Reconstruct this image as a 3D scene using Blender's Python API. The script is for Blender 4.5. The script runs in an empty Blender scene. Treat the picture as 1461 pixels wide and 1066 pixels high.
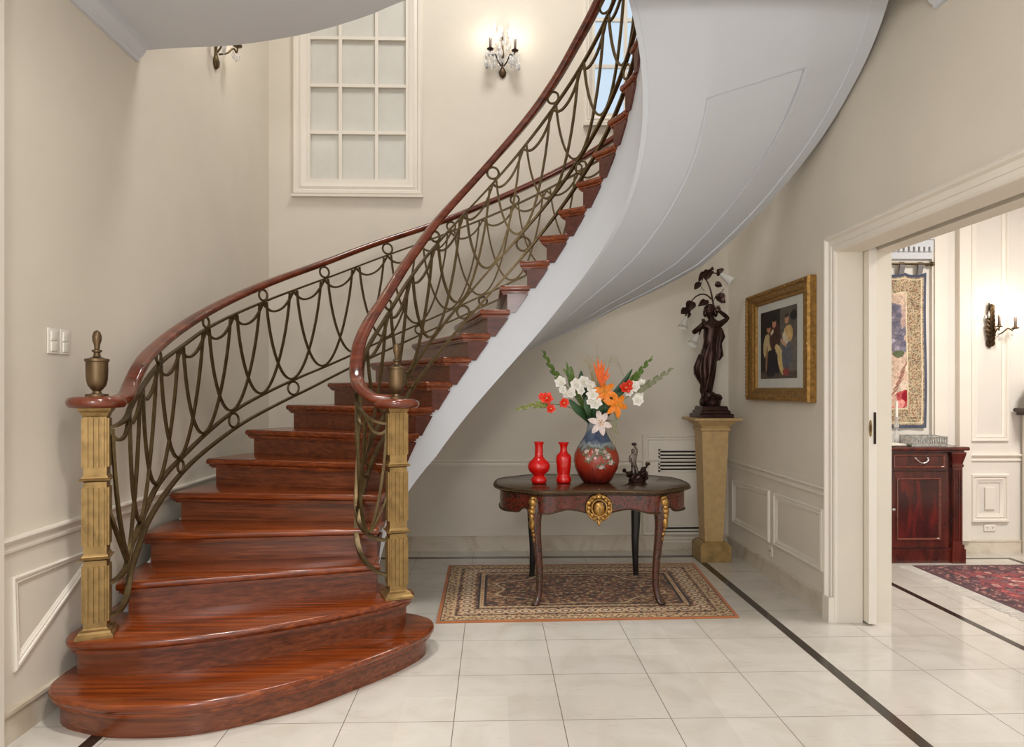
import bpy, bmesh, math, random
import numpy as np
from mathutils import Vector, Matrix
random.seed(7)
PI = math.pi
S = bpy.context.scene
COL = S.collection

# ------------------------------------------------------------------ helpers
def lin(r, g, b):
    f = lambda c: (c/255/12.92) if c/255 <= 0.04045 else ((c/255+0.055)/1.055)**2.4
    return (f(r), f(g), f(b), 1.0)

class MB:
    """collects shapes in world coordinates, then links them as ONE mesh object"""
    def __init__(s): s.v = []; s.f = []
    def add(s, vs, fs):
        b = len(s.v); s.v += [tuple(map(float, p)) for p in vs]; s.f += [tuple(b+i for i in f) for f in fs]; return s
    def box(s, x0, x1, y0, y1, z0, z1):
        return s.add([(x0,y0,z0),(x1,y0,z0),(x1,y1,z0),(x0,y1,z0),(x0,y0,z1),(x1,y0,z1),(x1,y1,z1),(x0,y1,z1)],
                     [(0,3,2,1),(4,5,6,7),(0,1,5,4),(1,2,6,5),(2,3,7,6),(3,0,4,7)])
    def frame_box(s, o, ax, ay, az):
        """box from a corner and three edge vectors"""
        o, ax, ay, az = map(Vector, (o, ax, ay, az))
        return s.add([o, o+ax, o+ax+ay, o+ay, o+az, o+ax+az, o+ax+ay+az, o+ay+az],
                     [(0,3,2,1),(4,5,6,7),(0,1,5,4),(1,2,6,5),(2,3,7,6),(3,0,4,7)])
    def rings(s, rs, cap=True, close=False):
        n = len(rs[0]); b = len(s.v)
        for r in rs: s.v += [tuple(map(float, p)) for p in r]
        m = len(rs)
        for i in range(m if close else m-1):
            for j in range(n):
                a, c = b+i*n, b+((i+1) % m)*n
                s.f.append((a+j, a+(j+1) % n, c+(j+1) % n, c+j))
        if cap and not close:
            s.f.append(tuple(b+j for j in reversed(range(n)))); s.f.append(tuple(b+(m-1)*n+j for j in range(n)))
        return s
    def prism(s, poly, z0, z1):
        return s.rings([[(x, y, z0) for x, y in poly], [(x, y, z1) for x, y in poly]])
    def slab(s, poly, z0, z1, r=0.012, n=3):
        """prism whose rim is rounded (r = inset at top and bottom)"""
        L = []
        zm = (z0+z1)/2; h = (z1-z0)/2
        for i in range(2*n+1):
            a = -PI/2+PI*i/(2*n)
            L.append((zm+h*math.sin(a), r*(1-math.cos(a))))
        return s.rings([[(x, y, z) for x, y in inset(poly, d)] for z, d in L])
    def lathe(s, prof, c, n=28, sx=1.0, sy=1.0):
        rs = [[(c[0]+sx*r*math.cos(2*PI*j/n), c[1]+sy*r*math.sin(2*PI*j/n), c[2]+z) for j in range(n)] for r, z in prof]
        return s.rings(rs)
    def square(s, prof, c, rot=0.0):
        rs = []
        for r, z in prof:
            q = []
            for sx, sy in ((-1,-1),(1,-1),(1,1),(-1,1)):
                x, y = sx*r, sy*r
                q.append((c[0]+x*math.cos(rot)-y*math.sin(rot), c[1]+x*math.sin(rot)+y*math.cos(rot), c[2]+z))
            rs.append(q)
        return s.rings(rs)
    def tube(s, pts, r, n=8, closed=False, taper=None):
        pts = [Vector(p) for p in pts]; m = len(pts); rs = []; prev = None
        for i, p in enumerate(pts):
            if closed: t = pts[(i+1) % m]-pts[i-1]
            else: t = pts[min(i+1, m-1)]-pts[max(i-1, 0)]
            t = t.normalized() if t.length > 1e-9 else Vector((0,0,1))
            if prev is None:
                u = t.orthogonal().normalized()
            else:
                u = prev-t*prev.dot(t); u = u.normalized() if u.length > 1e-6 else t.orthogonal().normalized()
            prev = u; w = t.cross(u)
            rr = r if taper is None else taper[i] if isinstance(taper, (list, tuple)) else r*(1-(1-taper)*i/(m-1))
            rs.append([p+u*(rr*math.cos(2*PI*j/n))+w*(rr*math.sin(2*PI*j/n)) for j in range(n)])
        return s.rings(rs, close=closed)
    def sweep(s, prof, pts, up=(0,0,1), closed=False, scale=None):
        """prof: (side, up) pairs, swept along pts with the up axis held"""
        pts = [Vector(p) for p in pts]; up = Vector(up); rs = []; m = len(pts)
        for i, p in enumerate(pts):
            if closed: t = pts[(i+1) % m]-pts[i-1]
            else: t = pts[min(i+1, m-1)]-pts[max(i-1, 0)]
            t.normalize(); sd = t.cross(up); sd.normalize(); u = sd.cross(t)
            k = 1 if scale is None else scale[i]
            rs.append([p+sd*(a*k)+u*(b*k) for a, b in prof])
        return s.rings(rs, close=closed)
    def ball(s, c, r, n=14, m=9, sc=(1,1,1), wob=0.0, seed=0):
        rn = random.Random(seed); rs = []
        for i in range(m+1):
            a = -PI/2+PI*(i+0.02)/(m+0.04)
            rs.append([(c[0]+sc[0]*r*math.cos(a)*math.cos(2*PI*j/n)*(1+wob*rn.uniform(-1,1)),
                        c[1]+sc[1]*r*math.cos(a)*math.sin(2*PI*j/n)*(1+wob*rn.uniform(-1,1)),
                        c[2]+sc[2]*r*math.sin(a)*(1+wob*rn.uniform(-.4,.4))) for j in range(n)])
        return s.rings(rs)
    def grid(s, fn, nu, nv):
        b = len(s.v)
        for i in range(nu+1):
            for j in range(nv+1): s.v.append(tuple(map(float, fn(i/nu, j/nv))))
        for i in range(nu):
            for j in range(nv):
                a = b+i*(nv+1)+j; s.f.append((a, a+1, a+nv+2, a+nv+1))
        return s
    def shell(s, fn, nu, nv, off):
        """closed sheet: fn surface plus a copy moved by off(u,v)"""
        b = len(s.v); N = (nu+1)*(nv+1)
        for k in (0, 1):
            for i in range(nu+1):
                for j in range(nv+1):
                    p = Vector(fn(i/nu, j/nv))
                    if k: p = p+Vector(off(i/nu, j/nv))
                    s.v.append(tuple(p))
        g = lambda i, j: b+i*(nv+1)+j
        for i in range(nu):
            for j in range(nv):
                q = (g(i,j), g(i,j+1), g(i+1,j+1), g(i+1,j)); s.f.append(q); s.f.append(tuple(N+x for x in reversed(q)))
        for i in range(nu):
            for j in (0, nv): s.f.append((g(i,j), g(i+1,j), N+g(i+1,j), N+g(i,j)))
        for j in range(nv):
            for i in (0, nu): s.f.append((g(i,j), g(i,j+1), N+g(i,j+1), N+g(i,j)))
        return s
    def build(s, name, mat, parent=None, smooth=True, ang=38, fix=True):
        o = Vector((0,0,0)); q = parent
        while q is not None: o += q.location; q = q.parent
        me = bpy.data.meshes.new(name)
        me.from_pydata([(x-o.x, y-o.y, z-o.z) for x, y, z in s.v], [], s.f)
        me.validate()
        if fix:
            bm = bmesh.new(); bm.from_mesh(me); bmesh.ops.recalc_face_normals(bm, faces=bm.faces); bm.to_mesh(me); bm.free()
        if smooth:
            me.polygons.foreach_set('use_smooth', [True]*len(me.polygons))
            me.set_sharp_from_angle(angle=math.radians(ang))
        ob = bpy.data.objects.new(name, me); COL.objects.link(ob)
        if mat: me.materials.append(mat)
        if parent: ob.parent = parent
        return ob

def inset(poly, d):
    if abs(d) < 1e-9: return list(poly)
    n = len(poly); out = []
    A = sum(poly[i][0]*poly[(i+1) % n][1]-poly[(i+1) % n][0]*poly[i][1] for i in range(n))
    sg = 1 if A > 0 else -1
    for i in range(n):
        p0, p1, p2 = Vector(poly[i-1]), Vector(poly[i]), Vector(poly[(i+1) % n])
        a = (p1-p0).normalized() if (p1-p0).length > 1e-9 else Vector((1,0)); c = (p2-p1).normalized() if (p2-p1).length > 1e-9 else a
        n1 = Vector((-a.y, a.x))*sg; n2 = Vector((-c.y, c.x))*sg
        b = n1+n2
        if b.length < 1e-6: b = n1.copy(); k = 1
        else:
            b.normalize(); k = 1/max(b.dot(n1), 0.5)
        out.append(tuple(p1+b*(d*k)))
    return out

def spline(keys, n=8, closed=False):
    """Catmull-Rom through points"""
    P = [Vector(k) for k in keys]; m = len(P); out = []
    rng = range(m) if closed else range(m-1)
    for i in rng:
        if closed: a, b, c, d = P[i-1], P[i], P[(i+1) % m], P[(i+2) % m]
        else: a, b, c, d = P[max(i-1,0)], P[i], P[i+1], P[min(i+2,m-1)]
        for j in range(n):
            t = j/n
            out.append(0.5*((2*b)+(c-a)*t+(2*a-5*b+4*c-d)*t*t+(3*b-a-3*c+d)*t**3))
    if not closed: out.append(P[-1])
    return out

def interp(x, xs, ys): return float(np.interp(x, xs, ys))

def empty(name, loc, label=None, cat=None, group=None, kind=None):
    o = bpy.data.objects.new(name, None); COL.objects.link(o); o.location = loc; o.empty_display_size = 0.05
    tag(o, label, cat, group, kind); return o
def tag(o, label=None, cat=None, group=None, kind=None):
    if label: o['label'] = label
    if cat: o['category'] = cat
    if group: o['group'] = group
    if kind: o['kind'] = kind
    return o
def struct(o): o['kind'] = 'structure'; return o

def skin(name, nodes, edges, mat, parent=None, sub=2, root=0):
    """one continuous skinned body: nodes = {key: (x,y,z,r)} in world coordinates"""
    keys = list(nodes); ix = {k: i for i, k in enumerate(keys)}
    me = bpy.data.meshes.new('tmp'); me.from_pydata([nodes[k][:3] for k in keys], [(ix[a], ix[b]) for a, b in edges], [])
    ob = bpy.data.objects.new('tmp', me); COL.objects.link(ob)
    ob.modifiers.new('s', 'SKIN'); m = ob.modifiers.new('d', 'SUBSURF'); m.levels = sub; m.render_levels = sub
    for i, k in enumerate(keys):
        r = nodes[k][3]; d = me.skin_vertices[0].data[i]
        d.radius = (r, r) if not isinstance(r, tuple) else r; d.use_root = (i == root)
    bpy.context.view_layer.update()
    dg = bpy.context.evaluated_depsgraph_get(); ev = ob.evaluated_get(dg)
    m2 = bpy.data.meshes.new_from_object(ev)
    mb = MB(); mb.add([tuple(v.co) for v in m2.vertices], [tuple(p.vertices) for p in m2.polygons])
    bpy.data.objects.remove(ob); bpy.data.meshes.remove(me); bpy.data.meshes.remove(m2)
    return mb if name is None else mb.build(name, mat, parent, ang=80)

# ------------------------------------------------------------------ materials
def newmat(name):
    m = bpy.data.materials.new(name); m.use_nodes = True
    nt = m.node_tree; return m, nt, nt.nodes['Principled BSDF']
def N(nt, t, **k):
    n = nt.nodes.new(t)
    for a, b in k.items():
        if a.startswith('i_'): n.inputs[a[2:].replace('_', ' ')].default_value = b
        else: setattr(n, a, b)
    return n
def L(nt, a, b): nt.links.new(a, b)
def ramp(nt, fac, stops):
    r = N(nt, 'ShaderNodeValToRGB'); e = r.color_ramp.elements
    e[0].position, e[0].color = stops[0]; e[1].position, e[1].color = stops[-1]
    for p, c in stops[1:-1]:
        x = e.new(p); x.color = c
    L(nt, fac, r.inputs['Fac']); return r.outputs['Color']
def coords(nt, scale=(1,1,1), rot=(0,0,0), kind='Object'):
    tc = N(nt, 'ShaderNodeTexCoord'); mp = N(nt, 'ShaderNodeMapping'); mp.inputs['Scale'].default_value = scale; mp.inputs['Rotation'].default_value = rot
    L(nt, tc.outputs[kind], mp.inputs['Vector']); return mp.outputs['Vector']
def bump(nt, b, h, strength=.3, dist=.005):
    n = N(nt, 'ShaderNodeBump'); n.inputs['Strength'].default_value = strength; n.inputs['Distance'].default_value = dist
    L(nt, h, n.inputs['Height']); L(nt, n.outputs['Normal'], b.inputs['Normal'])
def simple(name, rgb, rough=.5, metal=0., vary=.12, scale=12., coat=0., spec=.5, bmp=0., stretch=(1,1,1)):
    m, nt, b = newmat(name)
    c = lin(*rgb); v = coords(nt, stretch)
    nz = N(nt, 'ShaderNodeTexNoise'); nz.inputs['Scale'].default_value = scale; nz.inputs['Detail'].default_value = 5
    L(nt, v, nz.inputs['Vector'])
    lo = tuple(x*(1-vary) for x in c[:3])+(1,); hi = tuple(min(1, x*(1+vary)) for x in c[:3])+(1,)
    L(nt, ramp(nt, nz.outputs['Fac'], [(.3, lo), (.7, hi)]), b.inputs['Base Color'])
    b.inputs['Roughness'].default_value = rough; b.inputs['Metallic'].default_value = metal
    b.inputs['Coat Weight'].default_value = coat; b.inputs['Coat Roughness'].default_value = .12; b.inputs['Specular IOR Level'].default_value = spec
    if bmp: bump(nt, b, nz.outputs['Fac'], bmp, .004)
    return m
def wood(name, lo, mid, hi, rough=.2, scale=(2.2, 22, 22), rot=(0,0,0), coat=.5):
    m, nt, b = newmat(name)
    v = coords(nt, scale, rot)
    n1 = N(nt, 'ShaderNodeTexNoise'); n1.inputs['Scale'].default_value = 1.6; n1.inputs['Detail'].default_value = 8; n1.inputs['Distortion'].default_value = .6
    L(nt, v, n1.inputs['Vector'])
    n2 = N(nt, 'ShaderNodeTexNoise'); n2.inputs['Scale'].default_value = 2.2; n2.inputs['Detail'].default_value = 3
    L(nt, coords(nt), n2.inputs['Vector'])
    mx = N(nt, 'ShaderNodeMath', operation='MULTIPLY_ADD'); L(nt, n1.outputs['Fac'], mx.inputs[0]); mx.inputs[1].default_value = .8
    m2 = N(nt, 'ShaderNodeMath', operation='MULTIPLY'); L(nt, n2.outputs['Fac'], m2.inputs[0]); m2.inputs[1].default_value = .2
    L(nt, m2.outputs[0], mx.inputs[2])
    L(nt, ramp(nt, mx.outputs[0], [(.32, lin(*lo)), (.5, lin(*mid)), (.68, lin(*hi))]), b.inputs['Base Color'])
    b.inputs['Roughness'].default_value = rough; b.inputs['Coat Weight'].default_value = coat; b.inputs['Coat Roughness'].default_value = .1
    bump(nt, b, n1.outputs['Fac'], .06, .002)
    return m
def emis(name, rgb, st):
    m, nt, b = newmat(name); b.inputs['Base Color'].default_value = (.01,.01,.01,1)
    b.inputs['Emission Color'].default_value = lin(*rgb); b.inputs['Emission Strength'].default_value = st; return m
def glass(name, rgb=(250,250,250), rough=.03, ior=1.5, trans=1.0):
    m, nt, b = newmat(name); b.inputs['Base Color'].default_value = lin(*rgb); b.inputs['Roughness'].default_value = rough
    b.inputs['Transmission Weight'].default_value = trans; b.inputs['IOR'].default_value = ior; return m
def attrmat(name, rough=.9, spec=.2, bumpscale=0, sheen=0.):
    """surface pattern stored as a colour attribute (woven or painted pigment)"""
    m, nt, b = newmat(name)
    a = N(nt, 'ShaderNodeAttribute'); a.attribute_name = 'Pigment'
    nz = N(nt, 'ShaderNodeTexNoise'); nz.inputs['Scale'].default_value = 260; L(nt, coords(nt), nz.inputs['Vector'])
    mx = N(nt, 'ShaderNodeMix', data_type='RGBA', blend_type='MULTIPLY'); mx.inputs[0].default_value = .35
    L(nt, a.outputs['Color'], mx.inputs[6]); L(nt, ramp(nt, nz.outputs['Fac'], [(.2, (.55,.55,.55,1)), (.75, (1.25,1.25,1.25,1))]), mx.inputs[7])
    L(nt, mx.outputs[2], b.inputs['Base Color'])
    b.inputs['Roughness'].default_value = rough; b.inputs['Specular IOR Level'].default_value = spec; b.inputs['Sheen Weight'].default_value = sheen
    if bumpscale: bump(nt, b, nz.outputs['Fac'], bumpscale, .003)
    return m
def set_pigment(ob, cols):
    me = ob.data; at = me.color_attributes.new('Pigment', 'FLOAT_COLOR', 'POINT')
    a = np.ones((len(me.vertices), 4), dtype=np.float32); a[:len(cols), :3] = cols
    at.data.foreach_set('color', a.ravel())

def marble(name, base, vein, tile=None, rough=.12, x0=0., y0=0.):
    m, nt, b = newmat(name)
    v = coords(nt)
    nz = N(nt, 'ShaderNodeTexNoise'); nz.inputs['Scale'].default_value = 3.; nz.inputs['Detail'].default_value = 9; nz.inputs['Distortion'].default_value = 1.4
    L(nt, v, nz.inputs['Vector'])
    c = ramp(nt, nz.outputs['Fac'], [(.34, lin(*vein)), (.5, lin(*base)), (.75, lin(*[min(255, x+6) for x in base]))])
    nf = N(nt, 'ShaderNodeTexNoise'); nf.inputs['Scale'].default_value = 9; nf.inputs['Detail'].default_value = 10; nf.inputs['Roughness'].default_value = .7
    L(nt, coords(nt, (1, 4, 4)), nf.inputs['Vector'])
    mf = N(nt, 'ShaderNodeMix', data_type='RGBA', blend_type='MULTIPLY'); mf.inputs[0].default_value = .8
    L(nt, c, mf.inputs[6]); L(nt, ramp(nt, nf.outputs['Fac'], [(.28, (.8,.77,.73,1)), (.42, (1,1,1,1))]), mf.inputs[7]); c = mf.outputs[2]
    b.inputs['Roughness'].default_value = rough
    if tile:
        sx = N(nt, 'ShaderNodeSeparateXYZ'); L(nt, v, sx.inputs[0]); ds = []; cells = []
        for ax, o in (('X', x0), ('Y', y0)):
            a = N(nt, 'ShaderNodeMath', operation='MULTIPLY_ADD'); L(nt, sx.outputs[ax], a.inputs[0]); a.inputs[1].default_value = 1/tile; a.inputs[2].default_value = -o/tile+100.5
            fl = N(nt, 'ShaderNodeMath', operation='FLOOR'); L(nt, a.outputs[0], fl.inputs[0]); cells.append(fl.outputs[0])
            fr = N(nt, 'ShaderNodeMath', operation='FRACT'); L(nt, a.outputs[0], fr.inputs[0])
            d = N(nt, 'ShaderNodeMath', operation='SUBTRACT'); L(nt, fr.outputs[0], d.inputs[0]); d.inputs[1].default_value = .5
            e = N(nt, 'ShaderNodeMath', operation='ABSOLUTE'); L(nt, d.outputs[0], e.inputs[0]); ds.append(e.outputs[0])
        mn = N(nt, 'ShaderNodeMath', operation='MINIMUM'); L(nt, ds[0], mn.inputs[0]); L(nt, ds[1], mn.inputs[1])
        lt = N(nt, 'ShaderNodeMath', operation='LESS_THAN'); L(nt, mn.outputs[0], lt.inputs[0]); lt.inputs[1].default_value = .0033/tile/2*1.1
        cb = N(nt, 'ShaderNodeCombineXYZ'); L(nt, cells[0], cb.inputs[0]); L(nt, cells[1], cb.inputs[1])
        wn = N(nt, 'ShaderNodeTexWhiteNoise', noise_dimensions='3D'); L(nt, cb.outputs[0], wn.inputs['Vector'])
        tint = ramp(nt, wn.outputs['Value'], [(0, (.93,.92,.91,1)), (1, (1.03,1.03,1.02,1))])
        mt = N(nt, 'ShaderNodeMix', data_type='RGBA', blend_type='MULTIPLY'); mt.inputs[0].default_value = 1; L(nt, c, mt.inputs[6]); L(nt, tint, mt.inputs[7])
        mg = N(nt, 'ShaderNodeMix', data_type='RGBA'); L(nt, lt.outputs[0], mg.inputs[0]); L(nt, mt.outputs[2], mg.inputs[6]); mg.inputs[7].default_value = lin(112,102,92); c = mg.outputs[2]
        mr = N(nt, 'ShaderNodeMath', operation='MULTIPLY_ADD'); L(nt, lt.outputs[0], mr.inputs[0]); mr.inputs[1].default_value = .5; mr.inputs[2].default_value = rough; L(nt, mr.outputs[0], b.inputs['Roughness'])
    L(nt, c, b.inputs['Base Color'])
    return m

M = {}
M['wall'] = simple('cream_plaster', (216,208,194), .75, vary=.03, scale=2.5)
M['dado'] = simple('pale_dado_paint', (220,214,204), .6, vary=.03, scale=3)
M['white'] = simple('white_trim_paint', (226,219,207), .45, vary=.02, scale=5)
M['soffit'] = simple('soffit_white_paint', (208,212,219), .6, vary=.02, scale=2)
M['ceil'] = simple('ceiling_white_paint', (206,208,212), .7, vary=.02, scale=2)
M['floor'] = marble('cream_marble_tiles', (204,199,191), (198,192,182), tile=.461, rough=.11, x0=-.164, y0=2.883)
M['base'] = marble('beige_marble_skirting', (206,195,178), (186,172,152), rough=.25)
M['inlay'] = simple('dark_marble_inlay', (44,36,30), .15, vary=.2, scale=8)
M['mahog'] = wood('polished_mahogany', (76,32,10), (114,50,17), (144,71,28), .2, (1.0, 26, 40), coat=.25)
M['mahog_r'] = wood('polished_mahogany_riser', (74,35,17), (106,53,28), (128,70,41), .28, (1.0, 26, 44), coat=.2)
M['mahog_d'] = wood('string_mahogany', (62,28,21), (84,39,29), (100,50,38), .42, coat=.2)
M['rail'] = wood('handrail_mahogany', (70,29,15), (102,45,25), (124,60,36), .18, (3,3,14))
M['bronze'] = simple('aged_bronze', (94,78,50), .36, .7, vary=.25, scale=30)
M['brass'] = simple('aged_brass', (146,118,74), .38, .75, vary=.25, scale=25)
M['urn'] = simple('bronze_urn', (112,92,68), .42, .85, vary=.3, scale=14)
M['gilt'] = simple('gilt_bronze', (172,132,74), .34, .85, vary=.3, scale=60, bmp=.2)
M['fgilt'] = simple('gilded_frame', (164,126,70), .42, .75, vary=.35, scale=40, bmp=.15)
M['dbronze'] = simple('dark_patinated_bronze', (58,38,32), .34, .7, vary=.4, scale=18)
M['black'] = simple('black_void', (10,10,10), .8)
M['tblack'] = simple('ebonised_leg_wood', (30,28,28), .3, vary=.2)
M['red'] = simple('red_glass_lacquer', (214,14,10), .12, vary=.03, coat=.6)
M['stone'] = simple('tan_sandstone', (184,154,106), .5, vary=.12, scale=20)
M['stone_d'] = simple('tan_sandstone_plinth', (150,122,74), .4, vary=.3, scale=14)
M['frost'] = simple('obscure_window_glass', (206,204,196), .3, vary=.03, scale=8)
M['sky'] = emis('daylit_window_glass', (206,228,247), .85)
M['silver'] = simple('chased_silver', (196,196,192), .3, .9, vary=.5, scale=90, bmp=.5)
M['crystal'] = glass('cut_crystal', (250,250,250), .08, 1.3, .75)
M['shade'] = glass('frosted_glass_shade', (236,234,228), .4, 1.2, .35)
M['candle'] = simple('dark_candle_sleeve', (70,56,50), .5)
M['bulb'] = emis('lit_bulb', (255,236,206), 14)
M['plastic'] = simple('ivory_switch_plastic', (226,220,208), .4, vary=.02)
M['porange2'] = simple('flame_orange_bract', (228,104,40), .5, vary=.25, scale=50)
M['green'] = simple('leaf_green', (92,116,52), .45, vary=.3, scale=40)
M['dgreen'] = simple('dark_leaf_green', (48,80,46), .45, vary=.3, scale=40)
M['bgreen'] = simple('bud_green', (146,152,92), .5, vary=.25, scale=50)
M['grey_green'] = simple('grey_green_spike', (138,140,112), .5, vary=.25, scale=50)
M['straw'] = simple('dry_straw_grass', (168,148,92), .6, vary=.2, scale=40)
M['pwhite'] = simple('white_petal', (238,234,226), .55, vary=.05, scale=60)
M['ppink'] = simple('pale_pink_petal', (228,212,207), .5, vary=.12, scale=60)
M['porange'] = simple('orange_petal', (240,134,30), .5, vary=.2, scale=50)
M['pred'] = simple('scarlet_petal', (226,54,24), .5, vary=.25, scale=50)
M['pyellow'] = simple('yellow_stamen', (226,170,50), .5)
M['throat'] = simple('pale_green_throat', (206,210,170), .5)
M['purple'] = simple('violet_petal', (74,60,120), .5)
# ------------------------------------------------------------------ the room shell
XL, XR, YB, ZT = -1.92, 2.06, 5.92, 6.4
CZ = 3.25
def wall_grid(mb, axis, pos0, pos1, a_edges, z_edges, holes):
    """a wall of boxes around rectangular holes; axis 'y': runs along x at y in pos0..pos1"""
    for i in range(len(a_edges)-1):
        for j in range(len(z_edges)-1):
            ac, zc = (a_edges[i]+a_edges[i+1])/2, (z_edges[j]+z_edges[j+1])/2
            if any(h[0] < ac < h[1] and h[2] < zc < h[3] for h in holes): continue
            if axis == 'y': mb.box(a_edges[i], a_edges[i+1], pos0, pos1, z_edges[j], z_edges[j+1])
            else: mb.box(pos0, pos1, a_edges[i], a_edges[i+1], z_edges[j], z_edges[j+1])
W1 = (-1.60, -.72, 3.18, 5.3); W2 = (.86, 1.46, 3.77, 5.5)
b = MB()
wall_grid(b, 'y', YB, YB+.2, [XL-.2, W1[0], W1[1], W2[0], W2[1], XR+.33], [0, W1[2], W2[2], W1[3], W2[3], ZT], [W1, W2])
struct(b.build('wall_back', M['wall'], smooth=False, fix=False))
b = MB(); b.box(XL-.2, XL, -1.6, YB, 0, ZT); struct(b.build('wall_left', M['wall'], smooth=False))
DY0, DY1, DZ = .9, 4.03, 2.22
b = MB()
for x0, x1 in ((XR, 2.214), (2.272, 2.39)):
    wall_grid(b, 'x', x0, x1, [-1.6, DY0, DY1, YB], [0, DZ, ZT], [(DY0, DY1, 0, DZ)])
struct(b.build('wall_right', M['wall'], smooth=False, fix=False))
b = MB(); b.box(XL-.2, 6.4, -1.6, YB+.2, -.1, 0); struct(b.build('floor', M['floor'], smooth=False))
# upper floor slab with its curved edge over the stair
left_edge = spline([(-1.92,3.79),(-1.675,3.753),(-1.408,3.722),(-1.141,3.648),(-.917,3.564),(-.637,3.416),(-.41,3.263),(-.16,3.155),(.09,3.115),(.30,3.135),(.52,3.17)], 5)
edge = [tuple(p) for p in left_edge]+[(1.80,3.17),(1.86,3.13),(2.06,3.13)]
b = MB(); b.prism([(XL,-1.6)]+edge+[(XR,-1.6)], CZ, 3.56); struct(b.build('ceiling', M['ceil'], smooth=False))
b = MB(); b.box(XL-.2, XR+.33, -1.6, YB+.2, ZT, ZT+.15); struct(b.build('ceiling', M['ceil'], smooth=False))
# upper storey: the wall over the slab at the near side of the stairwell
# cornice along both hall walls under the slab
def cornice(name, x, s, y0, y1):
    prof = [(0,0),(0,-.09),(.02,-.09),(.024,-.07),(.04,-.06),(.055,-.036),(.06,-.022),(.078,-.018),(.08,0)]
    b = MB(); rs = []
    for y in (y0, y1): rs.append([(x+s*a, y, CZ+c) for a, c in prof])
    b.rings(rs); return struct(b.build(name, M['ceil'], ang=25))
cornice('trim_1', XL, 1, -1.6, 3.73)
cornice('trim_2', XR, -1, -1.6, 3.11)

# marble skirting and dark inlay
b = MB(); b.box(XL+.012, XR, YB-.018, YB, 0, .112); b.box(XL+.012, XR, YB-.026, YB, .112, .128); struct(b.build('baseboard_back', M['base'], smooth=False))
b = MB(); b.box(XL, XL+.018, -1.6, YB-.03, 0, .115); b.box(XL, XL+.026, -1.6, YB-.03, .115, .13); struct(b.build('baseboard_left', M['base'], smooth=False))
b = MB(); b.box(XR-.018, XR, 4.115, YB-.03, 0, .108); b.box(XR-.026, XR, 4.115, YB-.03, .108, .122); struct(b.build('baseboard_right', M['base'], smooth=False))
def inlay(pts):
    b = MB()
    for (x0, x1, y0, y1) in pts: b.box(x0, x1, y0, y1, -.001, .0015)
    return b
struct(inlay([(1.668,1.722,-1.6,5.70), (-.62,1.668,5.64,5.70), (-1.62,-.62,5.64,5.70), (-1.62,-1.566,-1.6,2.95)]).build('trim_3', M['inlay'], smooth=False))
struct(inlay([(2.84,2.885,-1.6,5.545), (2.885,4.24,5.51,5.545), (4.24,4.285,-1.6,5.545)]).build('trim_4', M['inlay'], smooth=False))

# chair rails
rail_prof = [(0,-.03),(.012,-.03),(.014,-.018),(.006,-.012),(.006,.004),(.022,.01),(.028,.02),(.026,.028),(.01,.03),(0,.03)]
def chair_rail(name, p0, p1, nrm, zc, mat='white'):
    b = MB(); rs = []
    for p in (p0, p1): rs.append([(p[0]+nrm[0]*a, p[1]+nrm[1]*a, zc+c) for a, c in rail_prof])
    b.rings(rs); return struct(b.build(name, M[mat], ang=25))
chair_rail('trim_5', (XL, YB), (XR, YB), (0,-1), .76)
chair_rail('trim_6', (XR, 4.115), (XR, YB), (-1,0), .765)
chair_rail('trim_7', (XL, 2.70), (XL, YB), (1,0), .78)
def moulding(mb, poly, origin, ua, na, w=.05, h=.016):
    """a mitred picture-frame moulding: poly of (u, z) on a wall; na points into the room"""
    pin = lambda d: inset(poly, d); rs = []
    for d, k in ((0,0),(0,.5*h),(.12*w,h),(.32*w,.9*h),(.42*w,.45*h),(.62*w,.7*h),(.85*w,.35*h),(w,.25*h),(w,0)):
        rs.append([(origin[0]+ua[0]*u+na[0]*k, origin[1]+ua[1]*u+na[1]*k, z) for u, z in pin(d)])
    mb.rings(rs, cap=False); return mb
b = MB(); moulding(b, [(5.80,.258),(5.02,.258),(5.02,.645),(5.80,.625)], (XR,0), (0,1), (-1,0)); struct(b.build('trim_8', M['white'], ang=25))
b = MB(); moulding(b, [(4.94,.258),(4.20,.258),(4.20,.65),(4.94,.645)], (XR,0), (0,1), (-1,0)); struct(b.build('trim_9', M['white'], ang=25))
b = MB(); moulding(b, [(2.775,.648),(2.79,.265),(3.40,.635)], (XL,0), (0,1), (1,0), .042); struct(b.build('trim_10', M['white'], ang=25))
b = MB(); b.box(XL, XL+.03, 2.55, 2.70, 0, CZ-.13); struct(b.build('trim_11', M['white'], smooth=False))

# windows
def window(n, hole, cas, xs, zs, pane_mat, y=YB):
    r = empty('window_%d' % n, (hole[0], y, hole[2])); r['kind'] = 'structure'
    x0, x1, z0, z1 = hole
    b = MB(); moulding(b, [(x0-cas,z0-cas),(x0-cas,z1+cas),(x1+cas,z1+cas),(x1+cas,z0-cas)], (0,y), (1,0), (0,-1), cas, .035)
    b.box(x0-cas-.005, x1+cas+.005, y-.045, y, z0-cas-.02, z0-cas)
    b.build('casing', M['white'], r, ang=25)
    b = MB(); w = .03
    b.box(x0, x0+w, y+.0, y+.06, z0, z1); b.box(x1-w, x1, y+.0, y+.06, z0, z1); b.box(x0+w, x1-w, y, y+.06, z0, z0+w); b.box(x0+w, x1-w, y, y+.06, z1-w, z1)
    for x in xs: b.box(x-.014, x+.014, y+.012, y+.05, z0+w, z1-w)
    for z in zs: b.box(x0+w, x1-w, y+.014, y+.048, z-.014, z+.014)
    b.build('sash', M['white'], r, smooth=False)
    b = MB(); b.box(x0+w*.5, x1-w*.5, y+.044, y+.05, z0+w*.5, z1-w*.5); b.build('glass', pane_mat, r, smooth=False)
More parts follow.
